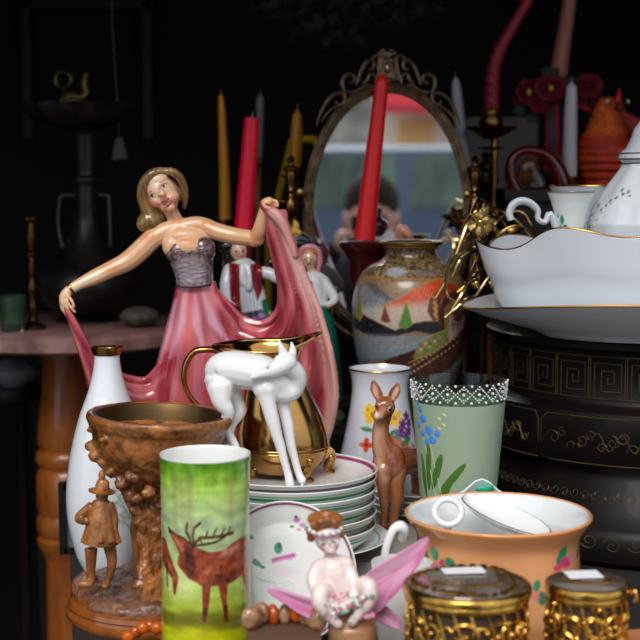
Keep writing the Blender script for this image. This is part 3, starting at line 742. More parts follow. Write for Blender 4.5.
# gown: flared pleated skirt plus two spread drapes, one continuous skin
b = MB(True)
rows = []
def prof_r(v): return np.interp(v,[0,.08,.25,.5,.75,1],[19.6,24,36,55,68,76])
xc = lambda v: 195+np.interp(v,[0,1],[0,6])
def wave(r,z,a):
    v = (284-(Pj(0,Y0,z)[1]))/(284-545); v = min(max(v,0),1)
    k = 1+ (.02+.07*v)*math.sin(9*a+2.2*v)+.03*v*math.sin(17*a+1)
    return r*k, z
pr = [(pxs(prof_r(v)), D(195,281+v*(545-281)).z) for v in np.linspace(0,1,40)]
zb = pr[-1][1]
b.lathe([(0,pr[0][1])]+pr+[(0,zb)], (D(197,400).x,Y0+.002,0), 120, sy=.62, wave=wave)
def sheet(Acv, Bcv, n, m, amp, nf, th, dyA, dyB, ph=0):
    A = catmull(Acv, 8); B = catmull(Bcv, 8)
    def rs(P,t): 
        x = t*(len(P)-1); i = min(int(x),len(P)-2); return P[i]*(1-(x-i))+P[i+1]*(x-i)
    rows = []
    for i in range(n):
        ti = i/(n-1); a = rs(A,ti); c = rs(B,ti); row = []
        wv = amp*min(1,.12+ti*1.6)
        for j in range(m):
            s = j/(m-1); p = a*(1-s)+c*s
            dy = dyA(ti)*(1-s)+dyB(ti)*s + wv*math.sin(nf*PI*s+ph)
            row.append(D(p[0],p[1],dy))
        rows.append(row)
    b.grid(rows, th)
# right drape (towards the raised hand): inner edge, outer edge
sheet([(262,208),(266,228),(272,252),(278,276),(280,296),(277,310),(268,320),(255,322),(240,316),(226,302),(214,288)],
      [(283,212),(291,235),(299,258),(308,282),(319,308),(327,335),(334,365),(337,395),(333,425),(322,455),(300,480)], 90, 60, .011, 5.2, .0075,
      lambda t: -.030+.028*t, lambda t: -.030+.045*t, .4)
# top roll of cloth over the hand
TT(b,[(262,205,3.5,-.034),(268,209,5.5,-.036),(277,216,6.2,-.036),(284,226,5.5,-.034),(290,240,4,-.032),(296,255,3,-.03)],10,3)
TT(b,[(277,216,5,-.036),(284,212,3.6,-.03),(282,220,6,-.032)],10,3)
TT(b,[(210,292,6,0),(220,308,8,0),(232,326,11,0),(240,352,16,.004)],12,3); TT(b,[(238,322,6,.0),(252,330,7,0),(268,330,6,0)],10,3)
# left drape
sheet([(67,310),(74,322),(84,340),(96,358),(110,369),(126,376),(142,378),(156,371),(164,352),(170,328),(178,300)],
      [(69,316),(77,340),(84,365),(90,390),(96,412),(106,436),(120,460),(138,478),(156,488),(172,492),(186,494)], 90, 50, .009, 4.3, .007,
      lambda t: -.030+.030*t, lambda t: -.026+.035*t, 1.2)
TT(b,[(66,308,2.6,-.030),(72,318,3.4,-.031),(82,336,3.6,-.03),(94,356,3.4,-.026),(110,370,3.6,-.02),(128,378,4,-.012),(146,380,4,-.006),(160,366,4,-.01)],10,3)
m_gown = mat('glazed_gown',(200,96,100),.14,coat=.8,attr=True)
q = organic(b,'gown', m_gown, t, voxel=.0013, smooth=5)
w_ = verts_world(q); PXY = np.array([Pj(p[0],Y0,p[2]) for p in w_]); U,V = PXY[:,0],PXY[:,1]
cv = Canvas(U,V,(196,88,94)); nz = vnoise(w_*np.array([1,1,.35]),70); n2 = vnoise(w_*np.array([1,1,.3]),28,5)
k = np.clip(.45+nz*.9+n2*.6,0,1)[:,None]; cv.c = np.array([146,44,56])*(1-k)+np.array([208,106,110])*k
# highlights on the outer folds and skirt front, painted into the glaze colour
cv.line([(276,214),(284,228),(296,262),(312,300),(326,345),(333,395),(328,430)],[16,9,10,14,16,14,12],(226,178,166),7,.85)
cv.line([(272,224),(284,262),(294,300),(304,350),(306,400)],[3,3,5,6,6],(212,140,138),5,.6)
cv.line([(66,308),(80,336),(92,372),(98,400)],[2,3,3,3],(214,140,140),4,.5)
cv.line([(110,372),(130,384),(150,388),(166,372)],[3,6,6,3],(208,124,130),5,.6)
for p_ in ([(186,292),(182,320),(172,356)],[(196,290),(198,322),(206,350)],[(204,292),(214,320),(232,345)],[(176,300),(168,330),(160,360)]):
    cv.line(p_,[3,9,3],(216,168,186),4,.7)
cv.line([(178,290),(210,289)],4,(150,46,58),4,.6)
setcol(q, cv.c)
b = MB(); b.lathe([(0,0),(.062,0),(.064,.003),(.064,.014),(.055,.03),(.03,.04),(0,.04)], (D(197,400).x,Y0+.002,0), 64, sy=.62); b.build('base', mat('black_glaze',(24,20,22),.15,coat=.5), t)

# ================================================================== white porcelain fawn, head turned back
Yd = 1.385
zt_ = W(378,468,1.43).z-.0215+.0078
t = thing('fawn_figurine', (W(262,480,Yd).x, Yd, zt_), 'plain white porcelain fawn looking back over its shoulder beside the jug', 'figurine')
def TD(mb, pts, n=12, smooth=4):
    mb.tube([W(p[0],p[1],Yd+(p[3] if len(p)>3 else 0)) for p in pts], [S(p[2],Yd) for p in pts], n, smooth=smooth)
b = MB(True)
TD(b,[(213,378,9),(218,370,15,.002),(230,368,18),(246,371,19.5),(262,373,18.5),(276,380,16.5),(284,388,13)],16)
b.ell(W(222,382,Yd+.002),(S(17,Yd),S(13,Yd),S(19,Yd)),Matrix.Rotation(.25,3,'Y'))
b.ell(W(276,386,Yd),(S(15,Yd),S(12,Yd),S(17,Yd)))
TD(b,[(206,381,2.5),(209,379,4),(214,376,6)],8)
TD(b,[(276,388,13),(288,392,11.5),(296,386,9.5,.0),(298,376,9,-.004),(292,368,9.5,-.009),(286,364,9.5,-.013)],14)
TD(b,[(288,362,9.5,-.014),(279,367,9.2,-.017),(270,371,7.2,-.02),(262,373.5,5,-.022),(255,376.5,3.2,-.023),(251.5,377.5,2.2,-.0235)],14)
b.ell(W(282,363,Yd-.016),(S(10,Yd),S(8.5,Yd),S(9,Yd)))
TD(b,[(286,360,4.4,-.012),(283,352,4.8,-.013),(280.5,346,3.2,-.014),(279,341,1.6,-.014)],8,3); TD(b,[(291,361,4.4,-.008),(292.5,354,4.8,-.008),(292.5,348,3.4,-.008),(291.5,343,1.7,-.008)],8,3)
# hind legs
TD(b,[(220,388,14,-.008),(222,402,10,-.012),(228,412,7,-.012),(225,424,5.6,-.006),(228,433,5.2,-.002),(235,446,4.6,-.006),(240,460,4,-.010),(243,474,3.8,-.014),(246,482,4.2,-.018)])
TD(b,[(228,388,13,.012),(236,402,9,.014),(240,412,6.4,.012),(233,424,4.4,.010),(229,436,4,.008),(225,448,3.5,.006),(223,462,3.3,.004),(222,476,3.6,.002)])
# front legs
TD(b,[(266,388,14,-.006),(268,402,8.4,-.010),(272,418,7.4,-.011),(277,436,5.8,-.012),(280,445,5.4,-.012),(284,460,4.3,-.013),(288,474,4.2,-.014),(290,484,5,-.016)])
TD(b,[(280,394,10,.006),(284,408,7,.006),(288,426,6.2,.005),(291,445,5.2,.004),(295,460,4.2,.003),(299,474,4.1,.002),(302,480,4.6,.0)])
b.lathe([(0,zt_-0),(.040,zt_),(.041,zt_+.002),(.038,zt_+.0045),(0,zt_+.0055)],(W(262,480,Yd).x,Yd,0),40,sx=1.12,sy=.40)
q = organic(b,'body', m_porc, t, voxel=.0010, smooth=11)
b = MB(); 
for x,y in ((267,367.5),(268.5,366.5)): b.ell(W(x,y,Yd-.0275),(.0016,.0006,.0007))
b.build('eyelid', mat('pale_grey_paint',(196,196,200),.3), t)

# ================================================================== brown fawn
Yb = 1.50
t = thing('fawn_figurine', (W(388,525,Yb).x, Yb+.02, .05), 'brown spotted ceramic fawn standing in front of the flowered vase', 'figurine')
def TB(mb, pts, n=12, smooth=4):
    mb.tube([W(p[0],p[1],Yb+(p[3] if len(p)>3 else 0)) for p in pts], [S(p[2],Yb) for p in pts], n, smooth=smooth)
b = MB(True)
b.ell(W(385,407,Yb),(S(10.5,Yb),S(9.5,Yb),S(11,Yb))); TB(b,[(384,410,8.5,-.004),(380,414,6.8,-.010),(377,416.5,5,-.014)]); b.ell(W(376.5,412.5,Yb-.014),(.0035,.003,.003))
b.ell(W(391,408,Yb-.006),(.004,.003,.004)); b.ell(W(379,405,Yb-.006),(.004,.003,.004))
def ear(pts, wd):
    """leaf-shaped cupped ear"""
    A = [W(*p[:2],Yb+p[2]) for p in pts]
    n = len(A)
    rows = []
    for i,p in enumerate(A):
        t_ = i/(n-1); w2 = S(wd,Yb)*math.sin(PI*min(.97,(.18+.82*t_)))*1.0
        d = (A[min(i+1,n-1)]-A[max(i-1,0)]).normalized(); sd = Vector((d.z,0,-d.x))
        rows.append([p+sd*w2*s+Vector((0,.0028*(1-s*s),0)) for s in (-1,-.5,0,.5,1)])
    b.grid(rows, .0022)
ear([(381,402,0),(378,395,0),(375.3,389,0),(374,384,0),(373.3,380,0)],5.2); ear([(390,402,0),(393,396,0),(395.6,391,0),(397.2,387,0),(398.2,383,0)],5.2)
TB(b,[(385,412,8,.003),(381,426,8.3,.003),(381,438,9.6,.002),(384,450,12.5,.002),(389,458,15,.004)],14)
b.ell(W(389,462,Yb+.002),(S(17,Yb),S(14,Yb),S(20,Yb)))
TB(b,[(390,464,16,.004),(402,462,14.5,.022),(413,461,13.5,.040),(424,463,13.5,.055)],14)
TB(b,[(384,470,11,-.004),(383,484,7.5,-.006),(384,496,5.6,-.006),(384.5,508,4.2,-.006),(384,518,4,-.006),(383,527,4.8,-.008)])
TB(b,[(397,470,11,.004),(396,484,8.8,.002),(397,498,7,.0),(395.5,510,5.2,-.001),(393.5,520,4.8,-.002),(392.5,529,5.4,-.004)])
TB(b,[(424,466,11,.050),(425,484,7,.052),(423,500,4.6,.060),(424,512,4,.058)]); TB(b,[(418,466,10,.060),(417,484,6.5,.064),(415,500,4.4,.070),(416,510,4,.070)])
q = organic(b,'body', mat('fawn_glaze',(170,112,80),.2,coat=.6,attr=True), t, voxel=.0009, smooth=4)
w_ = verts_world(q); PXY = np.array([Pj(p[0],Yb,p[2]) for p in w_]); U,V = PXY[:,0],PXY[:,1]; nz = vnoise(w_,60)
cv = Canvas(U,V,(158,98,66)); cv.c += (nz*28)[:,None]
cv.line([(377,425),(375,440),(378,458),(384,476)],[7,8,10,6],(206,168,140),9,.85)
cv.ell(393,461,9,12,(140,78,52),.3,.9,.6); cv.ell(398,470,6,8,(196,140,108),.2,.9,.6); cv.ell(410,455,16,5,(136,78,50),.1,.9,.6)
cv.ell(383,401,7,5,(140,76,48),0,.9,.8); cv.ell(378,414,5,4.5,(204,168,142),0,.8,.9); cv.ell(382,408,3,4,(190,140,110),0,.9,.5)
cv.mask = (w_[:,1]<Yb+.002).astype(float)
cv.ell(376.2,412.6,2.3,1.6,(226,190,178),0,.6,.95); cv.line([(374.5,415.8),(377.5,417.2),(380.5,416)],.7,(96,52,40),.7,.8)
cv.ell(389.8,407.6,2.5,2.8,(226,216,206),.4,.4); cv.ell(390.1,407.8,1.9,2.3,(34,22,20),.3,.4); cv.ell(389.4,406.8,.6,.6,(240,240,240),0,.4); cv.line([(386.5,404.6),(389.5,403.6),(393,406)],.8,(56,30,24),.6)
cv.ell(376.8,405.8,1.5,1.5,(40,26,24),0,.4,.8)
cv.ell(375.5,390,2.6,7,(216,176,158),-.25,.5,.85); cv.ell(395.2,392,2.6,7,(222,190,174),.45,.5,.85)
cv.ell(384,527,5,4,(84,54,40),0,.7,.7); cv.ell(393,528,6,4,(90,56,42),0,.7,.7)
setcol(q, cv.c)

# ================================================================== brass jug
Yj = 1.46; jx = W(282,472,Yj).x; 
ZTop = zt_
t = thing('brass_jug', (jx,Yj,ZTop), 'polished brass claw-footed jug with looping handle behind the white fawn', 'jug')
m_brass = mat('polished_brass',(186,142,82),.17,metal=1,vary=(14,(140,98,52),.6),bump=('noise',60,.06,.002))
b = MB()
lv = [(282,473,14,0),(282,470,30,0),(282,463,40,0),(282,453,45.5,0),(282,443,47.5,0),(281,430,46.5,0),(280,415,42.5,0),(278,400,37,0),(275.5,386,31.5,0),(273,373,27.5,0),(270.5,363,27,0),(268.5,355,31,.35),(267,348,38,.75),(266,343.5,46,1.0)]
fine = catmull([(a,y,r,k) for a,y,r,k in lv], 5)
n = 120
def ring(cx_, y, r, k, inset=0):
    out = []
    for i in range(n):
        a = 2*PI*i/n; ca, sa_ = math.cos(a), math.sin(a)
        rr = r-inset
        rx = rr*(1+ .22*k*max(0,ca)**3+.17*k*max(0,-ca)**3); ry = rr*(1-.28*k)
        if k>0: rx = rx*(1+.02*k)
        yy = y
        if k > 0:
            yy = y - k*(11*max(0,ca)**3 - 2.0*max(0,-ca)**2 - (5.5*sa_**2 if sa_<0 else -1.0*sa_**2))
        out.append(Vector((W(cx_,yy,Yj).x+S(rx,Yj)*ca, Yj+S(ry,Yj)*sa_, W(cx_,yy,Yj).z)))
    return out
rings = [ring(a,y,r,k) for a,y,r,k in fine]
rings += [ring(lv[-1][0],lv[-1][1]-1.2,lv[-1][2]-.6,1.0), ring(lv[-1][0],lv[-1][1]-.2,lv[-1][2]-2.2,1.0)]
rings += [ring(a,y,r,k,1.6) for a,y,r,k in fine[-2:12:-1]]
vs = [p for r in rings for p in r]; nr = len(rings)
b.add(vs, [(i*n+j,i*n+(j+1)%n,(i+1)*n+(j+1)%n,(i+1)*n+j) for i in range(nr-1) for j in range(n)]+[tuple(range(n)),tuple(range((nr-1)*n,nr*n))])
for y,r in ((446.5,47.8),(443.5,48.0)): b.lathe([(S(r+.5*math.cos(a),Yj),S(.6*math.sin(a),Yj)) for a in np.linspace(0,2*PI,7)],(jx,Yj,W(282,y,Yj).z),90)
b.build('body', m_brass, t)
b = MB(); b.tube([W(x,y,Yj+dy) for x,y,dy in ((226,360,.0),(217,351,-.002),(206,349.5,-.004),(194,352,-.004),(186,364,-.004),(184,380,-.004),(188,394,-.003),(197,405,-.002),(210,414,0),(228,421,0),(240,424,0))],[.0045,.0035,.0036,.0036,.0034,.0032,.0031,.0031,.0033,.004,.004],12,smooth=5,flat=1.25)
b.ell(W(198,349,Yj-.004),(.005,.003,.0022)); b.build('handle', mat('handle_brass',(190,128,72),.22,metal=1), t)
def claw(px,py,dy,sd):
    b = MB(); top = W(px-sd*8,452,Yj+dy*.72); ft = W(px,py,Yj+dy)
    ft.z = ZTop+.003
    md = (top+ft)/2+Vector((sd*.006,-.002,.002))
    b.tube([top,md+Vector((-sd*.002,0,.006)),md,ft+Vector((-sd*.002,0,.004)),ft],[.009,.0075,.005,.0045,.0035],10,smooth=4,mod=lambda a,l:1+.12*math.sin(4*a))
    for k in (-1,0,1): b.tube([ft+Vector((0,0,.002)),ft+Vector((sd*.003+k*.003,-.005,-.0010))],[.0024,.0016],7)
    b.ell(top+Vector((0,-.003,0)),(.010,.006,.008)); b.ell(md+Vector((0,-.004,.003)),(.004,.004,.005))
    b.build('foot', m_brass, t)
claw(308,482,-.034,1); claw(329,474,.010,1); claw(250,478,-.02,-1)

# ================================================================== flowered white vase
Yv = 1.62; vx = W(380,368,Yv).x
prof = vase_profile([(46,500),(45.5,494),(44,475),(41,455),(36.5,435),(32,414),(29,396),(28.3,384),(29.8,374),(32,368.3)],Yv,vx,n=8)
z0 = prof[2][1]; prof = resample([(r,z) for r,z in prof],.0009)
prof = [(r, .0505+(z-z0)*( (prof[0][1]*0+W(380,368,Yv).z-.0505)/(W(380,368,Yv).z-z0))) for r,z in prof]
b = MB(); b.lathe(prof,(vx,Yv,0),320); q = b.build('flower_vase', m_paint, base=(vx,Yv,.0505)); tag(q,'white porcelain vase with painted yellow and purple flowers behind the brown fawn','vase')
w_,U,V = unroll(q,vx,380,Yv,32); cv = Canvas(U,V,(210,212,224))
un = ux(380,36)
def fl(x,y,r,c,c2,n=5,ph=0):
    r = r*1.22
    x,y = un(x,y)
    for k in range(n):
        a = ph+2*PI*k/n; cv.ell(x+r*.6*math.cos(a),y+r*.6*math.sin(a),r*.55,r*.38,c,a,.4,.95)
    cv.ell(x,y,r*.28,r*.28,c2,0,.5)
fl(371,413,7.5,(238,190,40),(196,120,30),6); fl(394,417,7,(236,186,44),(190,110,30),6,.4); fl(385,400,4,(234,200,80),(200,140,40),5); fl(366,409,4.5,(240,200,60),(200,140,40))
for x,y in ((402,424),(407,431),(399,430),(409,424),(404,436),(407,417),(396,434)): fl(x,y,4,(112,62,128),(70,40,96),5,x)
fl(388,446,10,(214,84,40),(150,40,24),6,.5); fl(367,443,5,(214,76,40),(160,40,30),4); fl(402,449,6,(212,96,70),(150,40,30),5); cv.ell(391,446,8,4,(200,60,30),.2,.6,.8)
for x,y,rx,ry,rt in ((366,428,6.5,2.2,.1),(391,431,5,2,-.6),(403,441,8,3,-.45),(394,436,4,2,.5),(374,432,4,1.5,.6),(409,446,4,1.6,.9)):
    X,Y_ = un(x,y); cv.ell(X,Y_,rx,ry,(70,138,72),rt,.5,.9); cv.line([(X-rx*.7*math.cos(rt),Y_-rx*.7*math.sin(rt)),(X+rx*.7*math.cos(rt),Y_+rx*.7*math.sin(rt))],.5,(40,96,60),.5,.7)
cv.line([un(380,404),un(384,425),un(386,440)],.8,(80,130,80),.7,.7)
setcol(q,cv.c)
zr = W(380,368,Yv).z
b = MB(); rim_ring(b,(vx,Yv,zr-.0002),S(31.4,Yv),.0011); me = b.mesh('gold_rim',(vx,Yv,.0505)); link('gold_rim',me,m_gold,q,ORG[q.name])

# ================================================================== enamelled glass
Yg = 1.46; gx = W(459,380,Yg).x; zb_ = .0505; zt2 = W(459,379,Yg).z
t = thing('glass_vase', (gx,Yg,zb_), 'pale green frosted drinking glass with white dotted band and blue enamel flowers', 'glass')
R1 = S(48,Yg); R0 = S(34,Yg)
zr_ = lambda y: W(459,y,Yg-R1*.7).z
rz = lambda z: R0+(R1-R0)*(z-zb_)/(zt2-zb_)
m_glass = mat('clear_glass',(225,240,230),.02,trans=1,ior=1.45)
pr = [(0,zb_),(R0-.003,zb_),(R0,zb_+.003)]+[(rz(z),z) for z in np.linspace(zb_+.01,zt2,24)]+[(rz(zt2)-.0007,zt2+.0006)]+[(rz(z)-.0014,z) for z in np.linspace(zt2,zb_+.012,24)]+[(0,zb_+.010)]
b = MB(); b.lathe(pr,(gx,Yg,0),110); b.build('clear_body', m_glass, t)
# the frosted lower zone lines the inside of the glass
zf = zr_(405)
m_frost = mat('frosted_green',(162,178,154),.55,trans=.15,spec=.3,ior=1.2,vary=(14,(150,178,152),.6))
b = MB(); pr = [(rz(z)+.0001,z) for z in np.linspace(zb_+.004,zf,20)]+[(rz(z)+.0006,z) for z in np.linspace(zf,zb_+.004,20)]; b.lathe(pr+[pr[0]],(gx,Yg,0),110); b.build('frosted_coat', m_frost, t)
m_wen = mat('white_enamel',(235,235,238),.4); b = MB()
def gp(a,y,off=.0004):
    off += .0005
    z = zr_(y); r = rz(z)+off; return Vector((gx+r*math.sin(a),Yg-r*math.cos(a),z))
nb = 19
for i in range(-5,5):
    a = 2*PI*i/nb; st_ = 2*PI/nb
    for ph in (0,1):
        for k in range(9):
            aa = a+st_*(k/8); yy = 393+(7.6*(1-k/4)*(1 if ph else -1))
            b.ell(gp(aa,yy),.0008 if k%2 else .00105,n=6,m=4)
    b.ell(gp(a,393),.0016,n=8,m=5); b.ell(gp(a+st_/2,384.5),.0014,n=8,m=5); b.ell(gp(a+st_/2,401.5),.0014,n=8,m=5)
    b.ell(gp(a,385),.0009,n=6,m=4); b.ell(gp(a,401),.0009,n=6,m=4); b.ell(gp(a,388),.0008,n=6,m=4); b.ell(gp(a,398),.0008,n=6,m=4)
b.build('dotted_band', m_wen, t)
def patch(mb, a, y, ra, ry, rot=0, n=14, off=.0006):
    """flat enamel petal lying on the glass"""
    vs = [gp(a,y,off+.0008)]
    for k in range(n):
        q_ = 2*PI*k/n; u = ra*math.cos(q_); v = ry*math.sin(q_); uu = u*math.cos(rot)-v*math.sin(rot); vv = u*math.sin(rot)+v*math.cos(rot)
        vs.append(gp(a+uu/48/.96, y+vv, off-.0002))
    mb.add(vs,[(0,k+1,(k+1)%n+1) for k in range(n)])
ga = lambda x: math.asin(max(-.985,min(.985,(x-459)/45.5)))
b = MB()
for x,y,rx,ry,rt in ((419,411,4,3,.9),(421,420,5,4,.3),(417,427,3,4,.2),(426,431,5,4.5,.5),(429,440,5,4,.2),(423,443,4,4,0),(434,433,3.5,3.5,0),(420,435,3.5,3,0),(417,405,2,2.5,0)): patch(b,ga(x),y,rx,ry,rt)
b.build('blue_flower', mat('blue_enamel',(70,140,225),.35), t)
b = MB()
for x,y,rx,ry,rt in ((424,468,4,24,.05),(419,478,3.5,22,-.1),(432,472,4.5,20,.35),(448,478,4,22,.75),(441,490,4,18,.5)): patch(b,ga(x),y,rx,ry,rt,18)
b.build('green_leaf', mat('green_enamel',(70,112,40),.35), t)
b = MB()
for x,y in ((436,418),(440,424),(436,428),(441,414)): patch(b,ga(x),y,2.6,1.6,.6)
for p_ in ([(427,445),(431,470),(438,500)],[(421,440),(424,460),(430,498)]): b.tube([gp(ga(x),y,.0004) for x,y in p_],.0005,5,smooth=4)
b.build('cream_sprig', mat('cream_enamel',(190,196,140),.4), t)
# ================================================================== butterfly cherub, nearest the lens
Yc = 1.15
t = thing('cherub_figurine', (W(345,620,Yc).x, Yc, 0), 'small pale porcelain child with pink butterfly wings and a flower wreath', 'figurine')
def TC(mb, pts, n=12, smooth=4):
    mb.tube([W(p[0],p[1],Yc+(p[3] if len(p)>3 else 0)) for p in pts], [S(p[2],Yc) for p in pts], n, smooth=smooth)
def EC(mb, x, y, r, dy=0, rot=None): mb.ell(W(x,y,Yc+dy), tuple(S(a,Yc) for a in r) if hasattr(r,'__len__') else S(r,Yc), rot)
b = MB(True)
EC(b,327,537,(13.5,15,15)); EC(b,329,545,(10.5,11,9),-.004); EC(b,331,551,(4.5,4.5,3.5),-.010); EC(b,329.5,542.5,(1.7,2.2,2),-.0145); EC(b,323,545,(4,4,4),-.009); EC(b,336,543,(4,4,4),-.009)
TC(b,[(330,552,6,.002),(331,560,7,.003)]); TC(b,[(319,568,9),(332,564,10),(345,565,9.5)])
TC(b,[(333,570,17),(338,585,17.5),(343,598,19)],16)
TC(b,[(318,568,8,.0),(313,580,7,-.006),(318,594,6,-.014),(330,603,5,-.020),(340,606,4,-.024)]); TC(b,[(347,568,8,0),(353,580,7,-.008),(355,592,6,-.015),(350,602,5,-.021),(344,607,4,-.024)])
TC(b,[(332,602,12,0),(322,590,9.5,-.020),(320,602,8.5,-.028),(330,616,7,-.026),(338,624,5,-.026)]); TC(b,[(352,602,12,0),(366,584,9,-.018),(370,598,8,-.024),(360,612,6.5,-.024),(352,622,5,-.024)])
for k in range(4): TC(b,[(341+k*1.5,605,1.6,-.026),(344+k*1.5,609,1.4,-.029),(343+k*1.5,612,1.1,-.029)],7,2)
TC(b,[(338,605,1.5,-.027),(336,609,1.2,-.029)],7,2)
q = organic(b,'body', mat('bisque',(236,214,206),.28,coat=.4,attr=True), t, voxel=.0009, smooth=4)
w_ = verts_world(q); PXY = np.array([Pj(p[0],Yc,p[2]) for p in w_]); U,V = PXY[:,0],PXY[:,1]
cv = Canvas(U,V,(228,210,204)); cv.mask = (w_[:,1]<Yc-.006).astype(float)
cv.ell(321.5,546,3.6,3,(222,150,146),0,.9,.8); cv.ell(337,543.5,3.4,3,(222,150,146),0,.9,.8)
for ex,ey,sg in ((323.2,540.6,.1),(333.8,538.2,-.25)):
    cv.ell(ex,ey+.3,2.6,1.3,(70,56,54),-sg,.6,.85); cv.line([(ex-3,ey-3.4),(ex,ey-4.4),(ex+3,ey-3.6+sg*3)],.6,(150,110,90),.7,.7)
cv.line([(327.5,549.6),(330,550.3),(332.4,549)],1.4,(200,70,80),.7,.9)
for k in range(60):
    a = random.random(); x = 322+44*random.random(); y = 586+34*random.random()
    cv.ell(x,y,1.5,1.2,random.choice([(206,90,130),(80,150,120),(214,120,160),(120,170,150)]),a*3,.5,.8)
setcol(q,cv.c)
b = MB(True)
EC(b,325,528,(15,15.5,12),.004)
for k in range(34):
    a = 2*PI*k/17; rr = 1 if k<17 else .6
    EC(b,325+14*math.cos(a)*rr,525-8*rr+5*math.sin(a)*rr-(3 if k>=17 else -2),(4.2,4.2,4.2),-.009*math.sin(-a)*-1*rr+.002)
for x,y,dy in ((310,532,0),(311,538,.002),(340,528,0),(341,534,.002),(314,525,-.006),(320,522,-.009),(327,520,-.010),(334,522,-.008)): EC(b,x,y,4.5,dy)
organic(b,'hair', mat('ginger_glaze',(166,98,46),.35,coat=.3,vary=(90,(96,52,24),.7)), t, voxel=.0010, smooth=2)
b = MB()
cols = [mat('pink_petals',(222,120,160),.3), mat('green_leaves_glaze',(90,160,130),.3), mat('white_petals',(236,230,228),.3)]
for k in range(22):
    a = PI*(1.03+.94*k/21); b.cur = k%3
    p = W(325,531,Yc)+Vector((.0135*math.cos(a),.0155*math.sin(a),0)); p.z = W(0,528,Yc).z + .0022*math.sin(a) + .0007*((k*7)%3-1)
    b.ell(p,(.0021,.0018,.0018),n=8,m=6)
b.build('wreath', cols, t)
b = MB()
for k in range(46):
    b.cur = (k*5)%3; x = 334+40*((k*.618)%1); y = 596+22*((k*.377)%1)
    b.ell(W(x,y,Yc-.028-.004*math.sin(k)),(.0024,.002,.0021),n=8,m=6)
b.build('lap_flowers', cols, t)
def wing(poly, dyA, dyB, name, cc):
    """curved petal-like wing with thickness; poly in photo proportion, root first"""
    n = len(poly); P3 = []
    for (x,y) in poly:
        k = min(1, math.hypot(x-poly[0][0], y-poly[0][1])/95); P3.append(W(x,y,Yc+dyA*(1-k)+dyB*k))
    c_ = sum(P3, Vector())/n; rows = []
    for s_ in (1,.8,.6,.4,.2,.04): rows.append([c_+(p-c_)*s_+Vector((0,.004*(1-s_),0)) for p in P3+[P3[0]]])
    b = MB(); b.grid(rows,.0028); o = b.build(name, mat('pink_wing_glaze',(220,140,180),.25,coat=.5,attr=True), t)
    w_ = verts_world(o); PXY = np.array([Pj(*p) for p in w_]); cv = Canvas(PXY[:,0],PXY[:,1],(214,150,186)); cc(cv); setcol(o,cv.c)
def subd(p,k=5): return [tuple(a) for a in catmull(p,k,True)][:]
def c1(cv):
    cv.line([(272,594),(300,608),(335,620)],5,(196,86,146),5,.7); cv.line([(272,590),(310,602),(338,614)],3,(232,190,214),4,.8)
def c2(cv):
    cv.ell(398,568,20,20,(226,168,198),0,.9,.8); cv.line([(368,605),(392,596),(414,572),(428,541)],3,(188,50,120),3,.8); cv.line([(372,580),(400,562),(424,544)],2,(236,200,220),3,.7); cv.line([(372,590),(396,572),(420,552)],1.2,(196,100,150),1.5,.5)
wing(subd([(342,610),(334,620),(318,622),(298,613),(284,603),(268,592),(270,588),(282,590),(306,598),(326,605)]), -.004,-.012,'left_wing',c1)
wing(subd([(362,588),(366,575),(388,560),(410,547),(426,538),(429,542),(422,560),(412,574),(396,594),(378,612),(366,612)]), .004,-.010,'right_wing',c2)
wing(subd([(366,598),(384,606),(398,618),(400,628),(388,626),(372,616)]), .008,.004,'lower_wing',c2)
b = MB(True)
b.lathe([(0,.0),(.0235,0),(.024,.004),(.0235,.010),(.022,.03),(.020,.05),(.021,.062),(.015,.071),(0,.073)],(W(352,620,Yc).x,Yc-.004,0),48)
organic(b,'stump_base', mat('tan_glaze',(196,150,110),.3,coat=.4,vary=(50,(150,100,70),.7)), t, voxel=.0014, smooth=3, disp=lambda p:.0012*mnoise.noise(p*90))

# ================================================================== orange bowl
Yo = 1.30; ox = W(498,515,Yo).x; zrim = W(498,513,Yo).z; Ro = S(95,Yo)
pr0 = [(.052,.0),(.060,.003),(.072,.014),(.0775,.032),(.0782,.055),(.0775,.075),(.0765,.092),(.0785,.103),(Ro-.001,zrim-.003),(Ro,zrim),(Ro-.0016,zrim+.0012)]
inn = [(Ro-.006,zrim-.002),(.0748,.103),(.0732,.092),(.0742,.07),(.0745,.04),(.066,.017),(.04,.009),(0,.008)]
pr = resample([(0,.002),(.045,.002)]+[tuple(p) for p in catmull(pr0,5)]+[tuple(p) for p in catmull(inn,4)],.0011)
b = MB(); b.lathe(pr,(ox,Yo,0),330); q = b.build('porcelain_bowl', m_paint, base=(ox,Yo,0)); tag(q,'large peach-orange porcelain bowl with white inside and painted pink roses','bowl')
w_,U,V = unroll(q,ox,498,Yo,84); cv = Canvas(U,V,(218,156,106)); nz = vnoise(w_,22); cv.c += (nz*20)[:,None]*np.array([1,.9,.8])
r_ = np.hypot(w_[:,0]-ox,w_[:,1]-Yo)
def un(x, y):
    best = min((abs(Pj(ox+.077*math.sin(p), Yo-.077*math.cos(p), .09)[0]-x), p) for p in np.linspace(-1.3, 1.3, 521))
    return 498+84*best[1], y+1
for x,y,rx,ry,c,rt in ((434,556,4.5,6,(30,140,100),-.5),(442,563,3,3.5,(190,60,110),0),(436,567,4,2.5,(210,110,150),0),(450,562,6,4.5,(24,130,90),.5),(420,565,3.5,5,(30,130,96),.2),(426,563,3,5,(24,120,90),-.3),(444,570,5,3,(200,90,130),0),
                      (563,551,5,5,(24,140,90),.6),(559,558,2.5,4,(30,130,90),0),(566,562,8,4.5,(196,60,110),.1),(571,560,4,3,(214,120,160),.2),(578,560,2.5,4,(24,130,90),0),(558,565,5,3,(196,70,110),0),(537,579,3,5,(24,130,90),.2),(542,592,4,6,(24,120,86),-.2),(536,590,3,4,(220,120,120),0)):
    X,Y_ = un(x,y); cv.ell(X,Y_,rx*1.25,ry*1.15,c,rt,.4,.95)
out = U*0
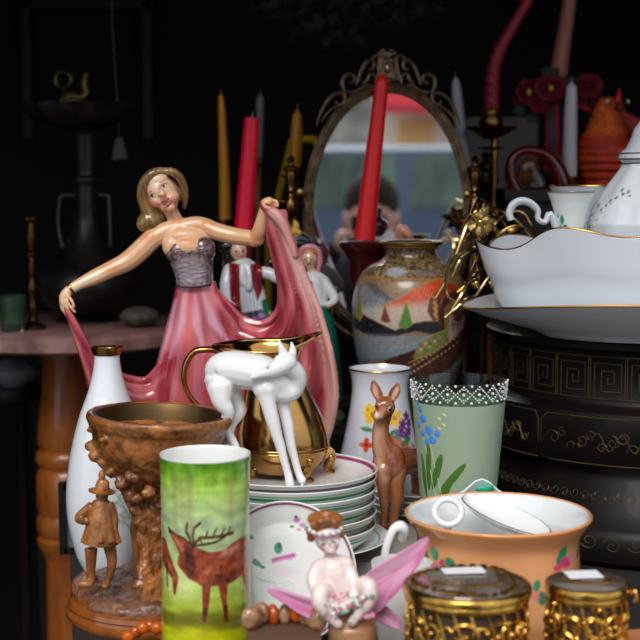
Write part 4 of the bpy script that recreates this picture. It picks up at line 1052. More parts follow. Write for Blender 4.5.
inside = (w_[:,2]>.006)&((r_ < np.interp(w_[:,2],[0,.01,.017,.04,.07,.092,.103,zrim],[0.03,.05,.068,.0758,.0757,.0747,.0763,Ro-.0035])))
cv.c[inside] = (226,230,232); rimz = (w_[:,2]>zrim-.0045)&~inside; cv.c[rimz] = (222,150,92)
setcol(q,cv.c)
# cup and dish lying in it
t = thing('teacup', (W(450,520,1.32).x,1.335,.012), 'white ring-handled cup lying inside the orange bowl', 'cup')
cc = W(452,538,1.32); cc = Vector((cc.x-.004,1.335,.050))
b = MB(); rt = Matrix.Rotation(.5,3,'X'); b.lathe([(0,0),(.016,0),(.018,.002),(.028,.018),(.032,.04),(.0305,.04),(.026,.019),(.015,.004),(0,.004)],(cc.x,cc.y,.018),48); b.build('body', m_porc, t)
b = MB(); hc = W(448,512,1.315); b.tube([hc+Vector((S(14,1.3)*math.cos(a),.004*math.sin(a),S(12.5,1.3)*math.sin(a))) for a in np.linspace(0,2*PI,20)[:-1]],.0034,10,closed=True); b.tube([hc+Vector((0,.004,-.012)),Vector((cc.x,cc.y-.01,.05))],[.004,.006],8); b.build('handle', m_porc, t)
t = thing('sauce_dish', (W(505,520,1.3).x,1.31,.012), 'white oval grey-edged dish lying tilted inside the orange bowl', 'dish')
A_ = W(466,493,1.345); B_ = W(548,533,1.27); ax = (B_-A_); L_ = ax.length; ax.normalize(); sd = ax.cross(Vector((0,0,1))).normalized()*-1; up_ = sd.cross(ax).normalized(); 
if up_.z<0: up_ = -up_
rows=[]
for i in range(25):
    u_ = -1+2*i/24; wd = .023*math.sqrt(max(.0,1-u_**2))+.0008; row=[]
    for j in range(15):
        v_ = -1+2*j/14; row.append((A_+B_)/2+ax*(u_*L_/2)+sd*(v_*wd)+up_*(.013*(v_*v_-1)*math.sqrt(max(0,1-u_*u_))-.002))
    rows.append(row)
b = MB(); b.grid(rows,.0022); b.build('body', m_porc, t)
b = MB(); b.tube([r[0] for r in rows]+[r[-1] for r in rows[::-1]],.0007,6,closed=True); b.build('grey_edge', mat('grey_line',(96,100,100),.3), t)
# small dish with teal decoration standing behind the bowl
t = thing('shell_dish', (W(482,490,1.405).x,1.405,0), 'small white dish with teal brushmark peeping over the back of the orange bowl', 'dish')
c_ = W(481,500,1.405); rows=[]
for i in range(13):
    a = PI*i/12; row=[]
    for k in range(9):
        r = .0245*(k/8); row.append(c_+Vector((r*math.cos(a)*(1+.03*math.sin(5*a)), .004-.004*(k/8)**2*2+.0, r*math.sin(a)*.80+.003*math.cos(4*a)*(k/8)))) 
    rows.append(row)
b = MB(); b.grid(rows,.0022); b.build('shell', mat('pale_aqua_glaze',(214,232,226),.15,coat=.5), t)
b = MB(); b.box((c_.x,1.405,(c_.z+.0505)/2),(.012,.008,c_.z-.0505)); b.ell((c_.x,1.405,.054),(.016,.012,.0035)); b.build('foot', m_porc, t)
b = MB(); b.ell(W(484,489,1.3985),(.009,.0022,.0035)); b.ell(W(489,487,1.3985),(.005,.0022,.003)); b.build('brushmark', mat('teal_paint',(40,160,130),.3), t)
t.location.z = .0505; 
for ch in t.children: 
    for v in ch.data.vertices: v.co.z -= .0505

# ================================================================== cup with ear handle behind the wing
t = thing('teacup', (W(405,560,1.235).x,1.235,0), 'white teacup with ear-shaped handle half hidden behind the pink wing', 'cup')
cx_ = W(404,560,1.235).x
b = MB(); zc = W(404,562,1.235).z
b.tube([W(x,y,1.222+d) for x,y,d in ((402,538,.01),(404,530,.004),(400,526,0),(393,530,-.002),(388,541,-.003),(385,554,-.003),(386,566,0),(392,574,.006))],[.0040,.0044,.0040,.0030,.0028,.0028,.0028,.003],10,smooth=4,flat=1.3)
b.build('handle', m_porc, t)
b = MB(); b.lathe([(0,.0),(.020,0),(.021,.004),(.018,.008),(.022,.02),(.026,.05),(.0275,zc),(.0262,zc),(.0245,.05),(.02,.022),(0,.012)],(cx_-.002,1.236,0),56); b.build('body', m_porc, t)

# ================================================================== gilt filigree boxes on a wooden tray
m_gilt = mat('filigree_gilt',(222,176,84),.24,metal=1,vary=(80,(128,84,34),.8))
m_fab = mat('brown_velvet',(62,44,32),.9)
m_lidglass = mat('smoky_lid',(92,72,58),.12,coat=.8,vary=(14,(70,58,46),.6))
def gilt(pxc,pyt,rpx,Yb_,hh,z0,label,sy=1.0,seed=1):
    c = W(pxc,pyt,Yb_); R = S(rpx,Yb_); zt = c.z
    t = thing('jewellery_box',(c.x,Yb_,z0),label,'box','gilt jewellery boxes in the foreground')
    b = MB(); b.lathe([(0,z0+.001),(R*.86,z0+.001),(R*.88,z0+.003),(R*.885,zt-.013),(R*.87,zt-.011),(0,zt-.011)],(c.x,Yb_,0),72); b.build('lining', m_fab, t)
    rnd = random.Random(seed); b = MB(); Rw = R*.92; h0 = z0+.004; h1 = zt-.012
    N_ = 11
    def P(a,z,o=0): return Vector((c.x+(Rw+o)*math.sin(a),Yb_-(Rw+o)*math.cos(a),z))
    for row in range(2):
        for k in range(N_):
            a0 = 2*PI*(k+.5*row)/N_; zm = h0+(h1-h0)*(.3+.42*row); ph = rnd.random()*6
            for sgn in (1,-1):
                pts = []
                for i in range(15):
                    u_ = i/14; r_ = .0125*(1-.72*u_); a = ph+sgn*u_*5.6
                    pts.append(P(a0+(sgn*.0055+r_*math.cos(a))/Rw, zm+r_*math.sin(a)*.85, .001*math.sin(6*u_)))
                b.tube(pts,[.0017*(1-.3*i/14) for i in range(15)],6)
                b.ell(pts[-1],.0026,n=8,m=6)
            for i in range(3): b.ell(P(a0+rnd.uniform(-.18,.18),rnd.uniform(h0,h1),.001),(.0032,.0026,.0022),Matrix.Rotation(rnd.random()*3,3,'Y'),n=8,m=5)
            b.tube([P(a0,h0),P(a0+.12,(h0+h1)/2,.001),P(a0-.05,h1)],.0014,6,smooth=4)
    for z in (z0+.003,): b.lathe([(Rw+.002*math.cos(a)-.0005,z+.0025*math.sin(a)) for a in np.linspace(0,2*PI,9)],(c.x,Yb_,0),80)
    b.build('filigree', m_gilt, t)
    b = MB()
    b.lathe([(R*.90,zt-.012),(R*.96,zt-.012),(R*.97,zt-.009),(R*.955,zt-.0075),(R*1.0,zt-.006),(R*1.0,zt-.002),(R*.975,zt),(R*.94,zt+.0005),(R*.92,zt-.0005),(R*.90,zt-.0005),(R*.90,zt-.012)],(c.x,Yb_,0),100)
    b.tube([(c.x+R*.99,Yb_-.01,zt-.006),(c.x+R*1.07,Yb_-.012,zt-.004),(c.x+R*1.10,Yb_-.014,zt-.010),(c.x+R*1.03,Yb_-.014,zt-.012)],.0016,7,smooth=4) if rpx<50 else None
    lid = b.build('lid_rim', m_gilt, t)
    b = MB(); b.lathe([(0,zt-.002),(R*.90,zt-.002),(R*.915,zt+.0004),(R*.9,zt+.0016),(R*.6,zt+.003),(0,zt+.0034)],(c.x,Yb_,0),80); b.build('lid', m_lidglass, t)
    b = MB()
    if rpx > 50:
        for k in range(30):
            a = 2*PI*k/30; rr = R*(.78+.06*math.sin(3*a)); b.ell((c.x+rr*math.sin(a),Yb_-rr*math.cos(a),zt+.0028),(.0046,.0028,.0016),Matrix.Rotation(-a*1.0+k,3,'Z'),n=8,m=5)
    for k in range(11):
        a = -1.25+2.5*k/10; rr = R*.40; b.ell((c.x+rr*math.sin(a)*1.3,Yb_-.004-rr*math.cos(a)*.75,zt+.0035),(.0028,.0018,.0012),n=8,m=5)
    b.build('lid_ornament', m_gilt, t)
    return t,c,R
# tray
b = MB(); b.prism([(.064,1.02,0),(.40,1.02,0),(.40,1.21,0),(.335,1.21,0),(.064,1.165,0)],(0,0,.0005),(0,0,.040)); 
q = b.build('wooden_block', mat('tan_wood',(196,134,92),.4,vary=(9,(170,106,68),.7,(1,8,1))), None, False, base=(.2,1.1,0)); tag(q,'tan wooden board at the bottom right corner beneath the gilt boxes','board')
t1,c1_,R1_ = gilt(467,583,66,1.095,.06,.0405,'wide round gilt filigree trinket box with pale label, left of the two',seed=3)
t2,c2_,R2_ = gilt(587,582,43,1.105,.06,.0405,'small round gilt filigree trinket box at bottom right, smaller of the two',seed=8)
m_lab = mat('paper_label',(232,232,236),.6)
for c_,w1,w2,dx,dy,lb in ((c1_,.034,.016,-.001,.020,'blank white paper label lying on the wide gilt box'),(c2_,.028,.020,-.002,.006,'blank white paper label lying on the small gilt box')):
    b = MB(); b.box((c_.x+dx,c_.y+dy,c_.z+.0046),(w1,w2,.0008),Matrix.Rotation(.12,3,'Z')); q = b.build('paper_label',m_lab,None,False,base=(c_.x+dx,c_.y+dy,c_.z+.0040)); tag(q,lb,'label')

# ================================================================== amber bracelets at the bottom edge
m_amb = mat('amber',(190,84,20),.15,coat=.6,vary=(60,(110,40,14),.8)); m_tort = mat('tortoise_beads',(110,58,36),.2,coat=.5,vary=(70,(196,160,120),.8)); m_amb2 = mat('bright_amber',(232,110,20),.12,trans=.4)
ctr = Vector((W(284,650,1.13).x,1.14,.075))
b = MB(); b.box((ctr.x,1.14,.03),(.062,.07,.0595)); q = b.build('cardboard_box', mat('brown_card',(92,66,46),.8), None, False, base=(ctr.x,1.14,.0003)); tag(q,'brown cardboard box at the bottom edge under the amber beads','box')
lbls = {0:'tortoise-brown bead'}
for k in range(11):
    a = PI*(-.06+1.12*k/10); x = ctr.x+.029*math.cos(a); y = 1.14+.016*math.sin(a); z = .0605+.008
    b = MB(); rt = Matrix.Rotation(a,3,'Z')
    b.ell((x,y,z+.002*math.sin(k*2)),(.0078,.0055,.0095),rt)
    if k == 0:
        str_t = thing('bead_necklace',(ctr.x,1.14,.0605),'string of amber and tortoise beads on the cardboard box at bottom edge','necklace')
    b.build('bead', [m_tort,m_amb,m_tort,m_tort,m_amb2][k%5], str_t)
b = MB(); b.tube([Vector((ctr.x+.029*math.cos(a),1.14+.016*math.sin(a),.0685)) for a in np.linspace(-.06*PI,1.06*PI,30)],.0007,5); b.build('string', m_tort, str_t)
for px,Ya in ((150,1.21),):
    t = thing('bead_necklace',(W(142,628,Ya).x,Ya,0),'short string of orange amber beads beside the carved planter foot','necklace')
    for k,(x,y) in enumerate(((128,637),(136,632),(143,628),(150,626),(157,628),(162,634))):
        b = MB(); b.ell(W(x,y,1.255+.004*(k%2)),(.0062,.005,.0058)); b.build('bead', [m_amb2,m_amb][k%2], t)
    b = MB(); b.tube([W(122,660,1.25),W(128,637,1.255),W(143,628,1.255),W(157,628,1.255),W(164,650,1.25)],.0008,5,smooth=4); b.build('string', m_tort, t)

# ================================================================== black lacquer food box
Yl = 1.75; lx = .425; RL = .222
t = thing('lacquer_box',(lx,Yl,0),'large round black lacquer box with gold key fret and scroll bands','box')
m_lac = mat('black_lacquer',(11,9,9),.4,spec=.18,coat=.03,vary=(16,(36,20,18),.5)); m_ink = mat('gold_ink',(94,82,48),.4,metal=.4,vary=(30,(58,46,30),.9))
zl = lambda y: W(620,y,1.535).z
zt3 = zl(345)
b = MB(); 
P1 = [(0,.001),(.236,.001),(.244,.008),(.244,.034),(.236,.044),(.222,.058),(.214,.075),(.206,.088),(.199,.099),(.198,.110),(.206,.120),(.217,zl(470)),(.221,zl(455)),(.222,zl(430)),(.218,zl(418)),(.206,zl(412)),(.203,zl(408)),(.2035,zl(360)),(.206,zl(356)),(0,zl(356))]
b.lathe(P1,(lx,Yl,0),180); b.build('body', m_lac, t)
b = MB(); b.lathe([(0,zl(356)+.0005),(.210,zl(356)+.0005),(.2145,zl(353)),(.2145,zl(347)),(.211,zt3),(0,zt3+.001)],(lx,Yl,0),180); b.build('lid', m_lac, t)
def strip(mb, pts, rf, w=.0007):
    """pts (angle,z) polyline drawn as raised flat gold line on the round wall; rf(z) radius"""
    q_ = []
    for (a0,z0),(a1,z1) in zip(pts,pts[1:]):
        m_ = max(1,int(abs(a1-a0)/.03),int(abs(z1-z0)/.006))
        for i in range(m_): q_.append((a0+(a1-a0)*i/m_, z0+(z1-z0)*i/m_))
    q_.append(pts[-1])
    mb.tube([Vector((lx+rf(z)*math.sin(a),Yl-rf(z)*math.cos(a),z)) for a,z in q_], w, 5)
za,zb2 = zl(404.5),zl(361.5); hh = zb2-za; step = .212; b = MB(); rf = lambda z:.2038
for k in range(-8,9):
    a0 = .015+k*step; s_ = hh/.204*.97
    def q_(u,v): return (a0+u*s_, za+v*hh)
    strip(b,[q_(.0,0),q_(0,1),q_(.98,1),q_(.98,0),q_(.0,0)],rf)
    strip(b,[q_(.16,.0),q_(.16,.84),q_(.84,.84),q_(.84,.18),q_(.34,.18),q_(.34,.66),q_(.66,.66),q_(.66,.36),q_(.5,.36),q_(.5,.52)],rf)
b.build('key_fret', m_ink, t)
b = MB(); prz = sorted([(z,r) for r,z in P1[2:-3]]); rz2 = lambda z: float(np.interp(z,[p[0] for p in prz],[p[1] for p in prz]))+.0004
def panel(a0,a1,zlo,zhi,c=.15):
    w_ = a1-a0; h_ = zhi-zlo
    strip(b,[(a0+w_*.05,zlo),(a0,zlo+h_*c),(a0,zhi-h_*c),(a0+w_*.05,zhi),(a1-w_*.05,zhi),(a1,zhi-h_*c),(a1,zlo+h_*c),(a1-w_*.05,zlo),(a0+w_*.05,zlo)],rz2)
z1,z2 = zl(470),zl(422)
def spiral(a,z,r,turns,ph,sg=1,w=.0008):
    strip(b,[(a+sg*r*(1-.8*i/20)*math.cos(ph+turns*2*PI*i/20)/.21, z+r*(1-.8*i/20)*math.sin(ph+turns*2*PI*i/20)) for i in range(21)],rz2,w*.75)
for base_a in (-1.5,-.86,-.08,.6):
    panel(base_a,base_a+.62,z1,z2)
    rnd = random.Random(int(base_a*100))
    for k in range(9):
        spiral(base_a+.08+.055*k,(z1+z2)/2+.008*math.sin(k*2.1),.006+.004*rnd.random(),1.2,k*1.3,1 if k%2 else -1)
    strip(b,[(base_a+.3+.010*i,(z1+z2)/2+.010*math.sin(i*.5)) for i in range(26)],rz2)
b.build('panel_scrolls', m_ink, t); b = MB()
a = -.16
for r in (.0155,.0135): strip(b,[(a+r*math.cos(x)/.21,(z1+z2)/2+r*math.sin(x)) for x in np.linspace(0,2*PI,25)],rz2)
for k in range(5): spiral(a-.12+.01*k,(z1+z2)/2+.012-.006*k,.006,1,k,1)
b.build('medallion', m_ink, t); b = MB()
for k in range(34):
    aa = -1.35+k*.062; spiral(aa,zl(503)+.002*(k%2),.0058,1.15,PI*(k%2),1 if k%2 else -1,.0007)
b.build('scroll_border', m_ink, t); b = MB()
for k in range(20):
    aa = -1.3+k*.11; spiral(aa,zl(545)+.004*(k%2),.009,1.3,PI*(k%2)+.5,1 if k%2 else -1,.0008)
b.build('foot_scrolls', m_ink, t); b = MB()
for k in range(9): spiral(-1.2+.25*k,zl(575),.012,1.4,k,1,.0008)
b.build('lower_scrolls', m_ink, t)

# ================================================================== white platter, wavy bowl and what it holds
Yp = 1.62; px_ = W(660,300,Yp).x
ztop = zt3+.0015
tilt = Matrix.Rotation(math.radians(2.2),3,'Y').inverted()
m_porc2 = mat('cool_porcelain',(206,211,218),.2,coat=.3)
Rp = S(198,Yp); zrp = W(560,303,1.52).z
lowz = ztop+.0005
t = thing('oval_platter',(px_,Yp,ztop),'broad white oval platter with gold edge on the black lacquer box','platter')
def wv(r,z,a): return r, z
drop = lambda x: (x-px_)*math.tan(math.radians(2.2))   # right end lifted slightly
syp = .66
def shear(vs): return vs
b = MB()
pr = resample([(0,ztop+.002),(.128,ztop+.002),(.130,ztop),(.134,ztop),(.140,ztop+.004),(.168,ztop+.016),(.205,ztop+.033),(Rp,zrp),(Rp-.001,zrp+.0018),(.205,ztop+.0365),(.165,ztop+.019),(.135,ztop+.008),(0,ztop+.006)],.01)
wp = lambda r,z,a: (r, z-.014*abs(math.cos(a))**3*max(0,min(1,(r-.15)/(Rp-.15))))
b.lathe(pr,(px_,Yp,0),180,sy=syp,wave=wp); b.build('plate', m_porc2, t)
b = MB(); rim_ring(b,(px_,Yp,zrp+.0009),Rp-.0004,.0012,160,sy=syp,wave=wp); b.build('gold_rim', m_gold, t)
Rb = S(183,Yp); zr3 = W(560,230,1.52).z; zb3 = ztop+.0075
t = thing('salad_bowl',(px_,Yp,zb3),'large white wavy-rimmed serving bowl with gold edge on the oval platter','bowl')
def wv(r,z,a):
    k = max(0,min(1,(z-zb3)/(zr3-zb3)))
    k2 = k**1.5; d = a+PI/2
    return r*(1+.035*k2*math.cos(8*(d-.16)-.3)), z+k2*(.0075*math.cos(8*(d+.69))-.023*abs(math.sin(d))**3-.016*max(0,math.sin(a)))
sc = Rb/.212
prf = [(0,zb3+.001),(.11,zb3+.001),(.112,zb3)]+[tuple(p) for p in catmull([(.118,zb3+.001),(.150,zb3+.007),(.178,zb3+.022),(.190,zb3+.04),(.197,zb3+.062),(.204,zb3+.08),(.212,zr3)],8)]+[tuple(p) for p in catmull([(.2105,zr3+.0012),(.202,zb3+.08),(.194,zb3+.06),(.186,zb3+.04),(.172,zb3+.024),(.145,zb3+.011),(0.02,zb3+.006)],5)]+[(0,zb3+.006)]
pr = [(r*sc,z) for r,z in prf]
b = MB(); b.lathe(pr,(px_,Yp,0),260,sy=.60,wave=wv); b.build('body', m_porc2, t)
b = MB(); rim_ring(b,(px_,Yp,zr3+.0006),Rb-.0007,.0011,260,sy=.60,wave=lambda r,z,a: wv(r,zr3+(z) ,a) if False else ((r*(1+.035*math.cos(8*(a+PI/2-.16)-.3))), z+.0075*math.cos(8*(a+PI/2+.69))-.023*abs(math.cos(a))**3-.016*max(0,math.sin(a)))); b.build('gold_rim', m_gold, t)
# cup standing in the bowl
Yk = 1.60; kx = W(571,200,Yk).x; zk = W(571,192,Yk).z; zin = zb3+.012
zc0 = zin+.0025
t = thing('coffee_cup',(kx,Yk,zc0),'white flared cup with green sprig and scroll handle in the wavy bowl','cup')
R_ = S(24.5,Yk)
pr = resample([(0,zc0+.001),(.011,zc0+.001),(.012,zc0),(.0135,zc0+.003),(.012,zc0+.010),(.010,zc0+.030),(R_*.50,zk-.046),(R_*.58,zk-.040),(R_*.66,zk-.026),(R_*.80,zk-.012),(R_*.93,zk-.003),(R_,zk),(R_-.0012,zk+.0006),(R_*.78,zk-.012),(R_*.62,zk-.028),(R_*.50,zk-.040),(0,zk-.043)],.0012)
b = MB(); b.lathe(pr,(kx,Yk,0),160); q = b.build('body', m_paint, t)
w_,U,V = unroll(q,kx,571,Yk,20); cv = Canvas(U,V,(226,230,228))
for x,y,rx,ry,rt in ((557,220,2.8,4.5,.1),(560,228,3,4,.5),(555,228,2,3,-.4),(563,233,4,2,.3),(590,228,2.5,5,0),(553,216,1.5,2,0)): cv.ell(*ux(571,22)(x,y),rx,ry,(36,130,104),rt,.5,.9)
cv.c[w_[:,2]>zk-.0009] = (130,110,86); setcol(q,cv.c)
b = MB(); b.tube([W(x,y,Yk+d) for x,y,d in ((556,228,0),(550,214,0),(545,222,-.001),(538,219,-.002),(537.5,210,-.002),(530,203,-.002),(521,201,-.002),(513,205,-.002),(509.5,213,-.002),(511,220,-.002))],[.004,.004,.0034,.003,.0036,.0042,.0046,.0046,.0044,.004],10,smooth=5,flat=1.4)
b.build('handle', m_porc2, t)
b = MB(); b.tube([W(x,y,Yk-.0053) for x,y in ((536,214),(535,208),(530,204.5),(521,202.6),(514,206))],.0006,6,smooth=5); b.build('gold_line', m_gold, t)
# broad dish with gold edge behind the cup
Yq = 1.712; t = thing('serving_dish',(W(592,190,Yq).x,Yq,zin),'white gold-rimmed footed dish standing behind the sprigged cup','dish')
qx = W(592,190,Yq).x; qz = W(602,186,Yq).z; b = MB(); b.lathe([(0,zin+.014),(.02,zin+.014),(.02,zin+.018),(.010,zin+.026),(.010,zin+.06),(.03,qz-.04),(.052,qz),(.0505,qz+.0008),(.028,qz-.036),(0,qz-.038)],(qx,Yq,0),80); b.build('body', m_porc2, t)
b = MB(); rim_ring(b,(qx,Yq,qz+.0003),.0515,.0009,80); b.build('gold_rim', m_gold, t)
# tureen
Yt = 1.62; tx = W(655,200,Yt).x; zt4 = zin+.001
t = thing('tureen',(tx,Yt,zt4),'white ribbed lidded tureen with green garland at right edge of the wavy bowl','tureen')
zy = lambda y: W(655,y,Yt-.03).z
def rib(r,z,a): return r*(1+.018*math.cos(10*a)), z
pr = resample([(0,zt4),(.035,zt4),(.037,zt4+.006),(.048,zy(268)),(S(64,Yt),zy(243)),(S(66,Yt),zy(224)),(S(60,Yt),zy(205)),(S(52,Yt),zy(192)),(S(42,Yt),zy(178)),(S(36,Yt),zy(170)),(S(33,Yt),zy(164)),(S(30,Yt),zy(163)),(0,zy(166))],.0014)
b = MB(); b.lathe(pr,(tx,Yt,0),200,wave=rib); q = b.build('body', m_paint, t)
w_,U,V = unroll(q,tx,655,Yt,60); cv = Canvas(U,V,(222,227,232)); un = ux(655,62)
for (x,y) in ((614,192),(610,194),(606,198),(602,201),(600,206),(597,210),(595,206),(592,222),(590,228),(589,232),(593,216),(608,190)): cv.ell(*un(x,y),2.0,1.4,(40,96,92),x,.6,.9)
for (x,y) in ((616,196),(604,204),(598,213),(596,221)): cv.ell(*un(x,y),1.2,1.0,(60,70,90),x,.6,.8)
setcol(q,cv.c)
b = MB(); b.lathe([(0,zy(163)),(S(33,Yt),zy(162.5)),(S(37,Yt),zy(158)),(S(36,Yt),zy(153)),(S(33,Yt),zy(150)),(S(30,Yt),zy(148)),(S(26,Yt),zy(140)),(S(22,Yt),zy(128)),(S(14,Yt),zy(116)),(0,zy(112))],(tx,Yt,0),90); ld = b.build('lid', m_porc2, t)
b = MB(); 
for y,r in ((159,36.8),(153,36)): b.lathe([(S(r,Yt)+.0007*math.cos(a),.0008*math.sin(a)) for a in np.linspace(0,2*PI,8)],(tx,Yt,zy(y)),90)
me = b.mesh('gold_line',ORG[t.name]); link('gold_line',me,mat('dark_gold',(110,92,70),.3,metal=.8),ld,ORG[t.name])
# ================================================================== satsuma vase
Ys = 1.73; sx_ = W(410,300,Ys).x
prof = vase_profile([(30,452),(31,446),(30,436),(33,424),(42,405),(51,380),(56.5,350),(58.5,322),(57,300),(52,282),(42,269),(30,262),(25.5,257),(25,251),(29,245.5),(33.5,242)],Ys,sx_,n=8)
z0 = prof[2][1]; zt_s = W(410,242,Ys).z
prof = resample([(r,.1205+(z-z0)*(zt_s-.1205)/(zt_s-z0)) for r,z in prof],.0009)
b = MB(); b.lathe(prof,(sx_,Ys,0),420); q = b.build('enamelled_vase', mat('enamel_glaze',(255,255,255),.28,coat=.35,attr=True), base=(sx_,Ys,.1205)); tag(q,'round gold-rimmed enamelled vase painted with red and grey mountains and pine trees','vase')
w_,U,V = unroll(q,sx_,410,Ys,58); cv = Canvas(U,V,(120,96,62)); un = ux(410,58)
def zc(p): return (330+p[0]/4, 200+p[1]/4)
def zp(ps): return [un(*zc(p)) for p in ps]
nz = vnoise(w_,260); n2 = vnoise(w_,120,3)
GO = (176,132,66)
cv.grad('v',[(238,(122,100,70)),(262,(104,86,56)),(268,(128,112,84)),(282,(112,96,66)),(286,(150,112,70)),(300,(126,100,72)),(335,(146,150,150)),(352,(118,132,142)),(372,(120,118,112)),(400,(92,80,60)),(450,(70,50,34))])
m_ = (V<285)[:,None]; cv.c += np.where(m_, (nz*70)[:,None]*np.array([1,.9,.7]), (nz*12)[:,None]); cv.c *= .9
sp_ = (np.abs(n2)<.05)&(V<283)&(V>262); cv.c[sp_] = (186,146,96)
cv.ell(*un(388,272),14,5,(186,190,194),0,.6,.8); cv.ell(*un(425,274),16,4,(132,112,120),0,.8,.6); cv.ell(*un(447,280),8,4,(100,130,80),0,.8,.6)
cv.line([(330,278.5),(500,278.5)],1.8,(178,122,60),.8)
cv.line([(330,261.5),(500,261.5)],1.2,(158,118,66),.8)
# brown ground with the two mountains
cv.poly([(300,280),(520,280),(520,345),(300,345)],(148,120,90),2)
cv.poly(zp([(90,350),(150,345),(205,370),(250,410),(300,470),(330,540),(90,540)]),(128,132,140),3)
cv.poly(zp([(120,330),(165,335),(230,385),(250,400),(200,395),(160,370)]),(84,84,84),3,.8)
cv.poly(zp([(200,420),(260,390),(330,345),(385,325),(440,318),(480,330),(520,360),(540,400),(540,470),(200,470)]),(214,70,30),3)
cv.poly(zp([(200,430),(300,400),(400,385),(540,410),(540,480),(200,480)]),(214,130,96),7,.8)
cv.poly(zp([(110,430),(210,420),(300,412),(400,405),(460,420),(460,530),(110,530)]),(206,198,184),9,.85)
cv.line(zp([(200,420),(260,390),(330,345),(385,325),(440,318),(490,335),(530,370)]),1.1,GO,.8,.9)
for k in range(14): cv.line(zp([(330+12*k,352-2*k if k<7 else 338+3*(k-7)),(318+12*k,380)]),.7,(226,150,112),.8,.6)
for k in range(10): cv.line(zp([(130+13*k,345+7*k),(120+12*k,368+9*k)]),.7,(176,170,160),.8,.5)
cv.poly(zp([(90,480),(130,460),(170,480),(215,500),(250,515),(300,490),(360,478),(420,478),(430,520),(400,535),(330,520),(250,540),(150,545),(90,520)]),(32,34,44),1.5)
cv.line(zp([(90,480),(130,460),(170,480),(215,500),(250,515),(300,490),(360,478),(420,478)]),1,GO,.7,.9)
cv.poly(zp([(100,520),(150,545),(120,550)]),(170,130,90),1.5); cv.poly(zp([(260,535),(330,515),(400,535),(330,545)]),(150,112,84),1.5)
cv.poly(zp([(95,540),(450,530),(450,620),(95,640)]),(134,148,158),5,.8)
for tr,c in (([(112,370),(128,470),(118,490),(100,470)],(150,140,70)),([(210,418),(232,480),(215,488),(195,478)],(130,70,56)),([(292,400),(315,490),(290,508),(262,500)],(84,140,60)),([(405,365),(428,400),(425,470),(395,480),(372,440),(380,395)],(110,60,44))):
    cv.poly(zp(tr),c,1); cv.line(zp(tr+tr[:1]),.8,GO,.7,.8)
for k in range(8): cv.ell(*un(*zc((402+6*(k%2),385+11*k))),2.2,1.6,(206,168,90),.3,.6,.9)
for k in range(5): cv.ell(*un(*zc((114,400+15*k))),1.6,1.3,(84,110,50),0,.6,.9)
# robed figure and fan at the right of the picture
cv.poly(zp([(420,520),(415,440),(440,390),(480,365),(530,372),(560,420),(560,560),(450,560)]),(70,44,36),1.5); cv.poly(zp([(440,500),(440,430),(465,400),(500,400),(520,440),(520,560),(450,560)]),(150,116,60),1.5)
cv.poly(zp([(462,450),(482,432),(512,440),(528,480),(520,560),(470,590),(455,520)]),(186,160,156),1.5); cv.poly(zp([(472,430),(500,425),(520,460),(505,490),(480,480)]),(110,60,56),1.2)
for p_ in ([(475,480),(478,520)],[(492,485),(498,535)],[(510,500),(505,550)],[(475,495),(520,500)]): cv.line(zp(p_),.9,(60,36,34),.7,.9)
cv.poly(zp([(320,620),(360,560),(400,530),(455,512),(450,575),(380,610),(322,640)]),(122,132,62),1.2)
for k in range(14): cv.ell(*un(*zc((350+18*(k%5),600-12*(k//5)-14*(k%5)*.7))),2,1.6,[(190,120,90),(60,120,70),(210,170,140)][k%3],k,.6,.9)
cv.poly(zp([(200,640),(260,615),(330,590),(322,640),(300,680),(200,690)]),(64,36,34),2)
cv.poly(zp([(320,640),(380,612),(450,575),(520,520),(550,500),(545,600),(480,680),(300,720),(290,680)]),(74,44,32),1.5)
for k in range(26): cv.ell(*un(*zc((310+16*(k%13),660-9.5*(k%13)+28*(k//13)))),1.5,1.2,(190,160,130),0,.7,.9)
cv.line(zp([(300,645),(380,612),(450,575),(520,520)]),1.1,GO,.7,.95); cv.line(zp([(320,620),(360,560),(400,530),(455,512)]),.9,GO,.7,.9)
inn_ = (np.hypot(w_[:,0]-sx_,w_[:,1]-Ys) < np.interp(w_[:,2],[p[1] for p in prof[3:len(prof)//2-6]],[p[0] for p in prof[3:len(prof)//2-6]])-.0012)
gsp = (vnoise(w_,520,7)>.44)&(V>286); cv.c = cv.c*.92+(nz*15)[:,None]; cv.c[gsp] = cv.c[gsp]*.7+np.array([176,132,66])*.3
cv.c[V<248.5] = (172,140,92); cv.c[inn_] = (60,46,34)
setcol(q,cv.c)
b = MB(); b.lathe([(S(r,Ys),W(410,y,Ys).z) for r,y in ((27.5,246.5),(31,243.8),(33.4,242.2),(33.8,241.2),(32.5,240.6),(28,241.5),(26,244),(27.5,246.5))],(sx_,Ys,0),120); me = b.mesh('gold_lip',(sx_,Ys,.1205)); link('gold_lip',me,mat('lip_gold',(176,140,92),.25,metal=.9),q,ORG[q.name])

# ================================================================== oval mirror on its stand
Ym = 1.93; mc = W(388,212,Ym)
n_ = -(W(375,206,1.0)-Vector((0,0,H))).normalized()      # faces the street squarely
mz = n_; mx = Vector((0,0,1)).cross(mz).normalized(); my = mz.cross(mx)   # mx points to the viewer's right
if mx.x < 0: mx = -mx
A_in, B_in = S(74.5,Ym), S(117,Ym)
t = thing('oval_mirror',(mc.x,Ym,.1205),'oval mirror in an ornate bronze scrollwork frame reflecting a van','mirror')
def M(u, v, w=0): return mc+mx*u+my*v+mz*w
def px(x,y,w=0): return M(S(x-388,Ym), S(212-y,Ym), w)
m_brz = mat('aged_bronze',(124,102,76),.38,metal=.75,vary=(70,(58,46,36),.8),bump=('noise',160,.35,.002))
b = MB(); N_ = 120
vs = [M(0,0,-.001)]+[M(A_in*1.01*math.cos(2*PI*k/N_),B_in*1.01*math.sin(2*PI*k/N_),-.001) for k in range(N_)]
